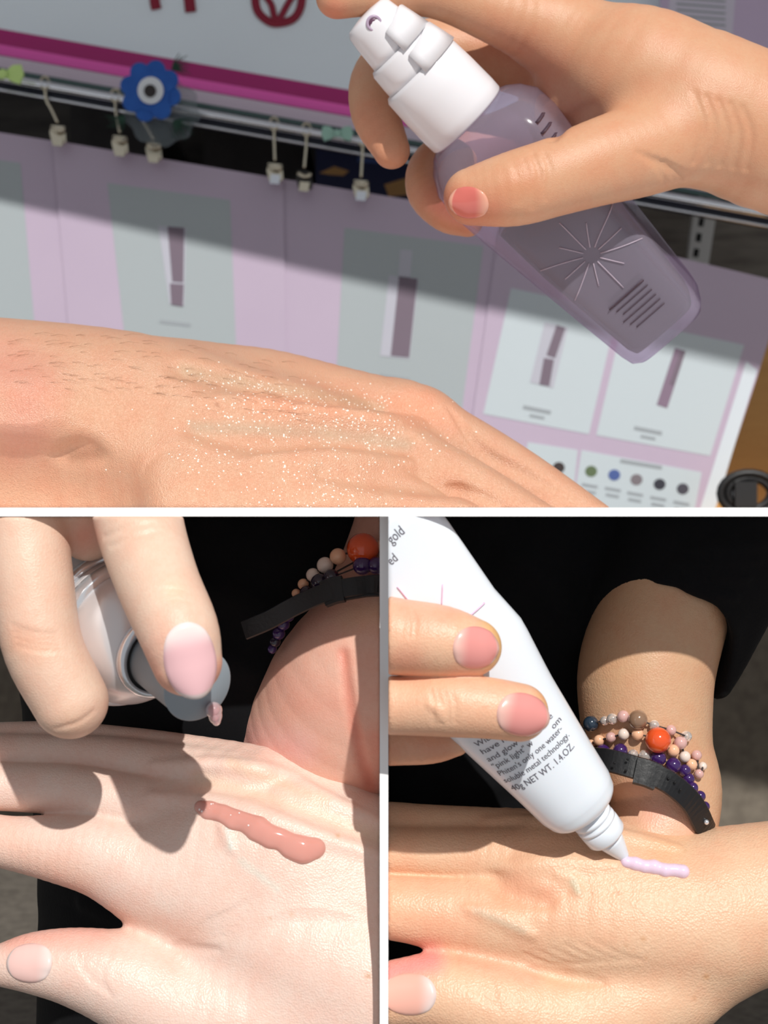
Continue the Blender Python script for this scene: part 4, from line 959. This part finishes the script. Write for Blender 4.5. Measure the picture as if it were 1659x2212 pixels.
hH = fast_mesh('arm', v, f, SK_G, pR, colors=cH)
NH = nail_material('nail_rose', (226, 148, 142), (234, 186, 174), free=0.97)
nail(d4, 'fingernail', (1030, 1400), (1100, 1404), 84, 98, NH, hH, label='rosy fingernail')
nail(d4, 'fingernail', (1132, 1546), (1200, 1560), 86, 112, NH, hH, label='rosy fingernail')

# white cream tube
c_b = T(1262, 1746, -10, DR); c_t = T(740, 1110, 215, DR); axt = nrm(c_t - c_b); Lt = np.linalg.norm(c_t - c_b); us = S(DR)
wd = nrm(np.array([0.80, 0, 0.60]) - axt * (np.array([0.80, 0, 0.60]) @ axt)); wn = np.cross(wd, axt)
if wn[1] > 0: wn = -wn
def sect(tp):
    """half width, half thickness (px) along the tube, measured from its shoulder"""
    ts = [-10, 0, 12, 40, 120, 300, 500, 700, 900]
    return np.interp(tp, ts, [52, 72, 84, 92, 100, 122, 142, 160, 172]), np.interp(tp, ts, [52, 70, 80, 86, 84, 74, 64, 50, 30])
def sidefix(tp): return np.interp(tp, [0, 300, 430, 520, 900], [0, 4, 16, 2, -6])
rows = list(np.concatenate([np.linspace(-10, 40, 9), np.linspace(60, 840, 28)])); V = []; seg = 56
for tp in rows:
    hw, ht = sect(tp)
    for j in range(seg):
        th = 2 * math.pi * j / seg; cc, ss = math.cos(th), math.sin(th)
        p = c_b + axt * tp * us + wd * ((hw * np.sign(cc) * abs(cc) ** 0.9 + sidefix(tp) * max(cc, 0)) * us) + wn * (ht * np.sign(ss) * abs(ss) ** 0.9 * us); V.append(p)
tb = empty('cream_tube', c_b, 'white squeeze tube with grey print held in the fingers, nozzle down on the hand', 'tube')
import bmesh
def clipped(name, v, f, mat, par, planes, smooth=True):
    bm = bmesh.new(); vs = [bm.verts.new(x) for x in v]
    for ff in f:
        try: bm.faces.new([vs[i] for i in ff])
        except ValueError: pass
    for p, n in planes:
        bmesh.ops.bisect_plane(bm, geom=bm.verts[:] + bm.edges[:] + bm.faces[:], plane_co=p, plane_no=n, clear_outer=True)
        bmesh.ops.holes_fill(bm, edges=[e for e in bm.edges if e.is_boundary], sides=0)
    bmesh.ops.recalc_face_normals(bm, faces=bm.faces)
    bm.verts.index_update(); v2 = [x.co[:] for x in bm.verts]; f2 = [tuple(x.index for x in ff.verts) for ff in bm.faces]; bm.free()
    return mk(name, v2, f2, mat, par, smooth=smooth) if len(v2) else None
clipped('tube_body', V, grid_faces(len(rows), seg), M_tube, tb, CLIPR)
ax_d = -axt
def prn(rows_): return [(a * us, b * us) for a, b in rows_]
mk('thread_neck', *lathe(prn([(0, 30), (2, 46), (10, 47), (13, 42), (17, 42), (20, 47), (27, 47), (30, 42), (34, 42), (37, 47), (44, 47), (46, 40)]), c_b + ax_d * 4 * us, ax_d, 40), M_tube, tb)
mk('neck_collar', *lathe(prn([(44, 36), (46, 44), (50, 47), (78, 46), (84, 42), (86, 24)]), c_b + ax_d * 4 * us, ax_d, 40), M_tube, tb)
mk('nozzle', *lathe(prn([(84, 24), (86, 32), (100, 29), (130, 19), (146, 13), (150, 11), (151, 6)]), c_b + ax_d * 4 * us, ax_d, 32), M_tube, tb)
def on_tube(tp, wpx, lift=1.0):
    hw, ht = sect(tp); hw = hw + (sidefix(tp) if wpx > 0 else 0); cc = np.clip(wpx / hw, -1, 1); cc = np.sign(cc) * abs(cc) ** (1 / 0.9); ss = math.sqrt(max(1 - cc * cc, 0)) ** 0.9
    return c_b + axt * tp * us + wd * (wpx * us) + wn * ((ht * ss + lift) * us)
def px_to_tube(x, y):
    """pixel on the tube face -> (distance from shoulder, across)"""
    tp, wv = 200.0, 0.0
    for _ in range(60):
        p = on_tube(tp, wv); px = CX + p[0] * FPX / p[1]; py = CY - (p[2] - CAMZ) * FPX / p[1]
        e = np.array([x - px, y - py]); a2 = np.array([axt[0], -axt[2]]); w2 = np.array([wd[0], -wd[2]])
        sol = np.linalg.solve(np.column_stack([a2, w2]), e); tp += 0.6 * sol[0]; wv = float(np.clip(wv + 0.6 * sol[1], -160, 160))
    return tp, wv
def tube_text(s, start, size, slant=0.0, name='print_text', width=None):
    v, f = text_mesh(s, size)
    if len(v) == 0: return
    t0, w0 = px_to_tube(*start)
    sx = 1.0 if width is None else width / (v[:, 0].max() - v[:, 0].min())
    pts = [on_tube(t0 + p[1] + slant * p[0], w0 + p[0] * sx) for p in v]
    clipped(name, pts, f, M_print, tb, CLIPR, smooth=False) if False else mk(name, np.array(pts), f, M_print, tb, smooth=False)
lines = [('With', (1030, 1614), 40), ('have n', (1042, 1630), 58), ('and glow', (1055, 1646), 74), ('"pink light" w', (1067, 1661), 98), ("Phiten's only one water-", (1079, 1676), 164), ('soluble metal technology.', (1091, 1691), 168), ('40g NET WT. 1.4.OZ.', (1108, 1708), 160)]
for s_, st_, wd_ in lines: tube_text(s_, st_, 19 if s_[0] != '4' else 22, width=wd_)
for s_, st_, wd_ in (('e', (1188, 1556), 9), ('om', (1196, 1576), 25)): tube_text(s_, st_, 19, width=wd_)
tube_text('gold', (846, 1176), 30, width=36); tube_text('ed', (845, 1222), 28, width=18)
def ray(p0, p1):
    a = px_to_tube(*p0); b2 = px_to_tube(*p1)
    ps = [on_tube(a[0] + (b2[0] - a[0]) * u, a[1] + (b2[1] - a[1]) * u, 0.6) for u in np.linspace(0, 1, 6)]
    mk('printed_ray', *tube(np.array(ps), 4.5 * us, 8, flat=0.3), M_printpink, tb)
ray((858, 1268), (884, 1300)); ray((956, 1262), (954, 1310)); ray((1046, 1302), (1012, 1332))
# cream
tip = c_b + ax_d * 155 * us; tpx = (CX + tip[0] * FPX / tip[1], CY - (tip[2] - CAMZ) * FPX / tip[1])
cs = Sculpt(DR); cp = [(1352, 1862, 12), (1372, 1866, 15), (1392, 1872, 14), (1412, 1873, 16), (1436, 1880, 15), (1456, 1880, 14), (1474, 1883, 15)]
for x, y, rr in cp:
    Wp = k_.cast([x], [y])[0]; cs.ops.append(('add', np.array([[*(Wp + np.array([0, -1, 0.3]) * 3 * us), rr * us]]), 9 * us, None))
P_ = k_.cast([p[0] for p in cp], [p[1] for p in cp]); cs.ops.append(('add', np.column_stack([P_, [p[2] * 0.8 * us for p in cp]]), 8 * us, None))
v, f = cs.mesh(2)
fast_mesh('hand_cream', v, f, material('lilac_cream', (232, 206, 226), rough=0.2, coat=0.5, sss=0.2), label='short ribbon of pale lilac cream under the tube nozzle', cat='cream')

# bracelets on the other wrist
GR = 'bead bracelets on the wrist behind the tube'
bracelet(a4, 'bead_bracelet', 'mixed stone bracelet with blue black, clear and brown beads above the peach one',
    [(1262, 1580, 15, B_na), (1288, 1561, 18, B_na), (1312, 1556, 11, B_cl), (1328, 1552, 13, B_cl), (1350, 1547, 14, B_pk), (1380, 1553, 22, B_br), (1412, 1566, 12, B_cl), (1446, 1576, 12, B_pk), (1476, 1590, 13, B_cl)], DR, GR, [(1480, 1590, -330), (1440, 1570, -420), (1340, 1560, -420), (1290, 1575, -340)])
bracelet(a4, 'bead_bracelet', 'peach bead bracelet with one large orange bead behind the tube nozzle',
    [(1284, 1606, 11, B_pe), (1302, 1598, 13, B_pe), (1325, 1591, 12, B_pk), (1351, 1584, 13, B_wh), (1379, 1584, 14, B_pe), (1418, 1596, 29, B_or), (1450, 1620, 14, B_pe), (1464, 1604, 15, B_pk), (1474, 1634, 13, B_wh), (1488, 1652, 13, B_pe), (1498, 1632, 12, B_pk), (1504, 1672, 11, B_pk), (1512, 1656, 10, B_wh)], DR, GR, [(1500, 1660, -310), (1470, 1620, -400), (1350, 1590, -400), (1290, 1600, -330)])
bracelet(a4, 'bead_bracelet', 'purple bead bracelet just above the black strap',
    [(1290, 1622, 14, B_dp), (1312, 1620, 16, B_pu), (1346, 1620, 17, B_pu), (1370, 1628, 12, B_cl), (1394, 1630, 14, B_cl), (1420, 1636, 18, B_pu), (1450, 1652, 18, B_pu), (1474, 1664, 14, B_pu), (1482, 1682, 14, B_pu), (1496, 1702, 13, B_pu, -130), (1512, 1720, 13, B_pu, -150), (1522, 1742, 12, B_pu, -165), (1526, 1764, 10, B_dp, -175)], DR, GR, [(1510, 1750, -290), (1490, 1700, -360), (1400, 1640, -390), (1296, 1630, -330)])
v, f, P = strap('', '', [(1262, 1640, -180), (1300, 1640, -122), (1350, 1652, -92), (1400, 1668, -82), (1450, 1694, -84), (1495, 1735, -106), (1522, 1785, -150), (1530, 1800, -230), (1500, 1740, -320), (1380, 1660, -350), (1280, 1640, -260)], 52, 13, DR)
s5 = mk('leather_strap', v, f, M_black_p, smooth=False, label='black leather strap wristband with keeper and studs below the purple beads', cat='wristband')
v, f, _ = strap('', '', [(1372, 1664, -76), (1396, 1670, -72), (1420, 1680, -72)], 62, 20, DR); mk('strap_keeper', v, f, M_black_p, s5, smooth=False)
for (x, y) in ((1328, 1648), (1356, 1640), (1352, 1664), (1444, 1682), (1470, 1706), (1458, 1690)):
    mk('strap_stud', *sphere(T(x, y, -74, DR), 3.2 * S(DR), 6, 10), M_darkgap, s5)
mk('strap_rivet', *sphere(T(1526, 1776, -128, DR), 6 * S(DR), 8, 12), M_silver_b, s5)
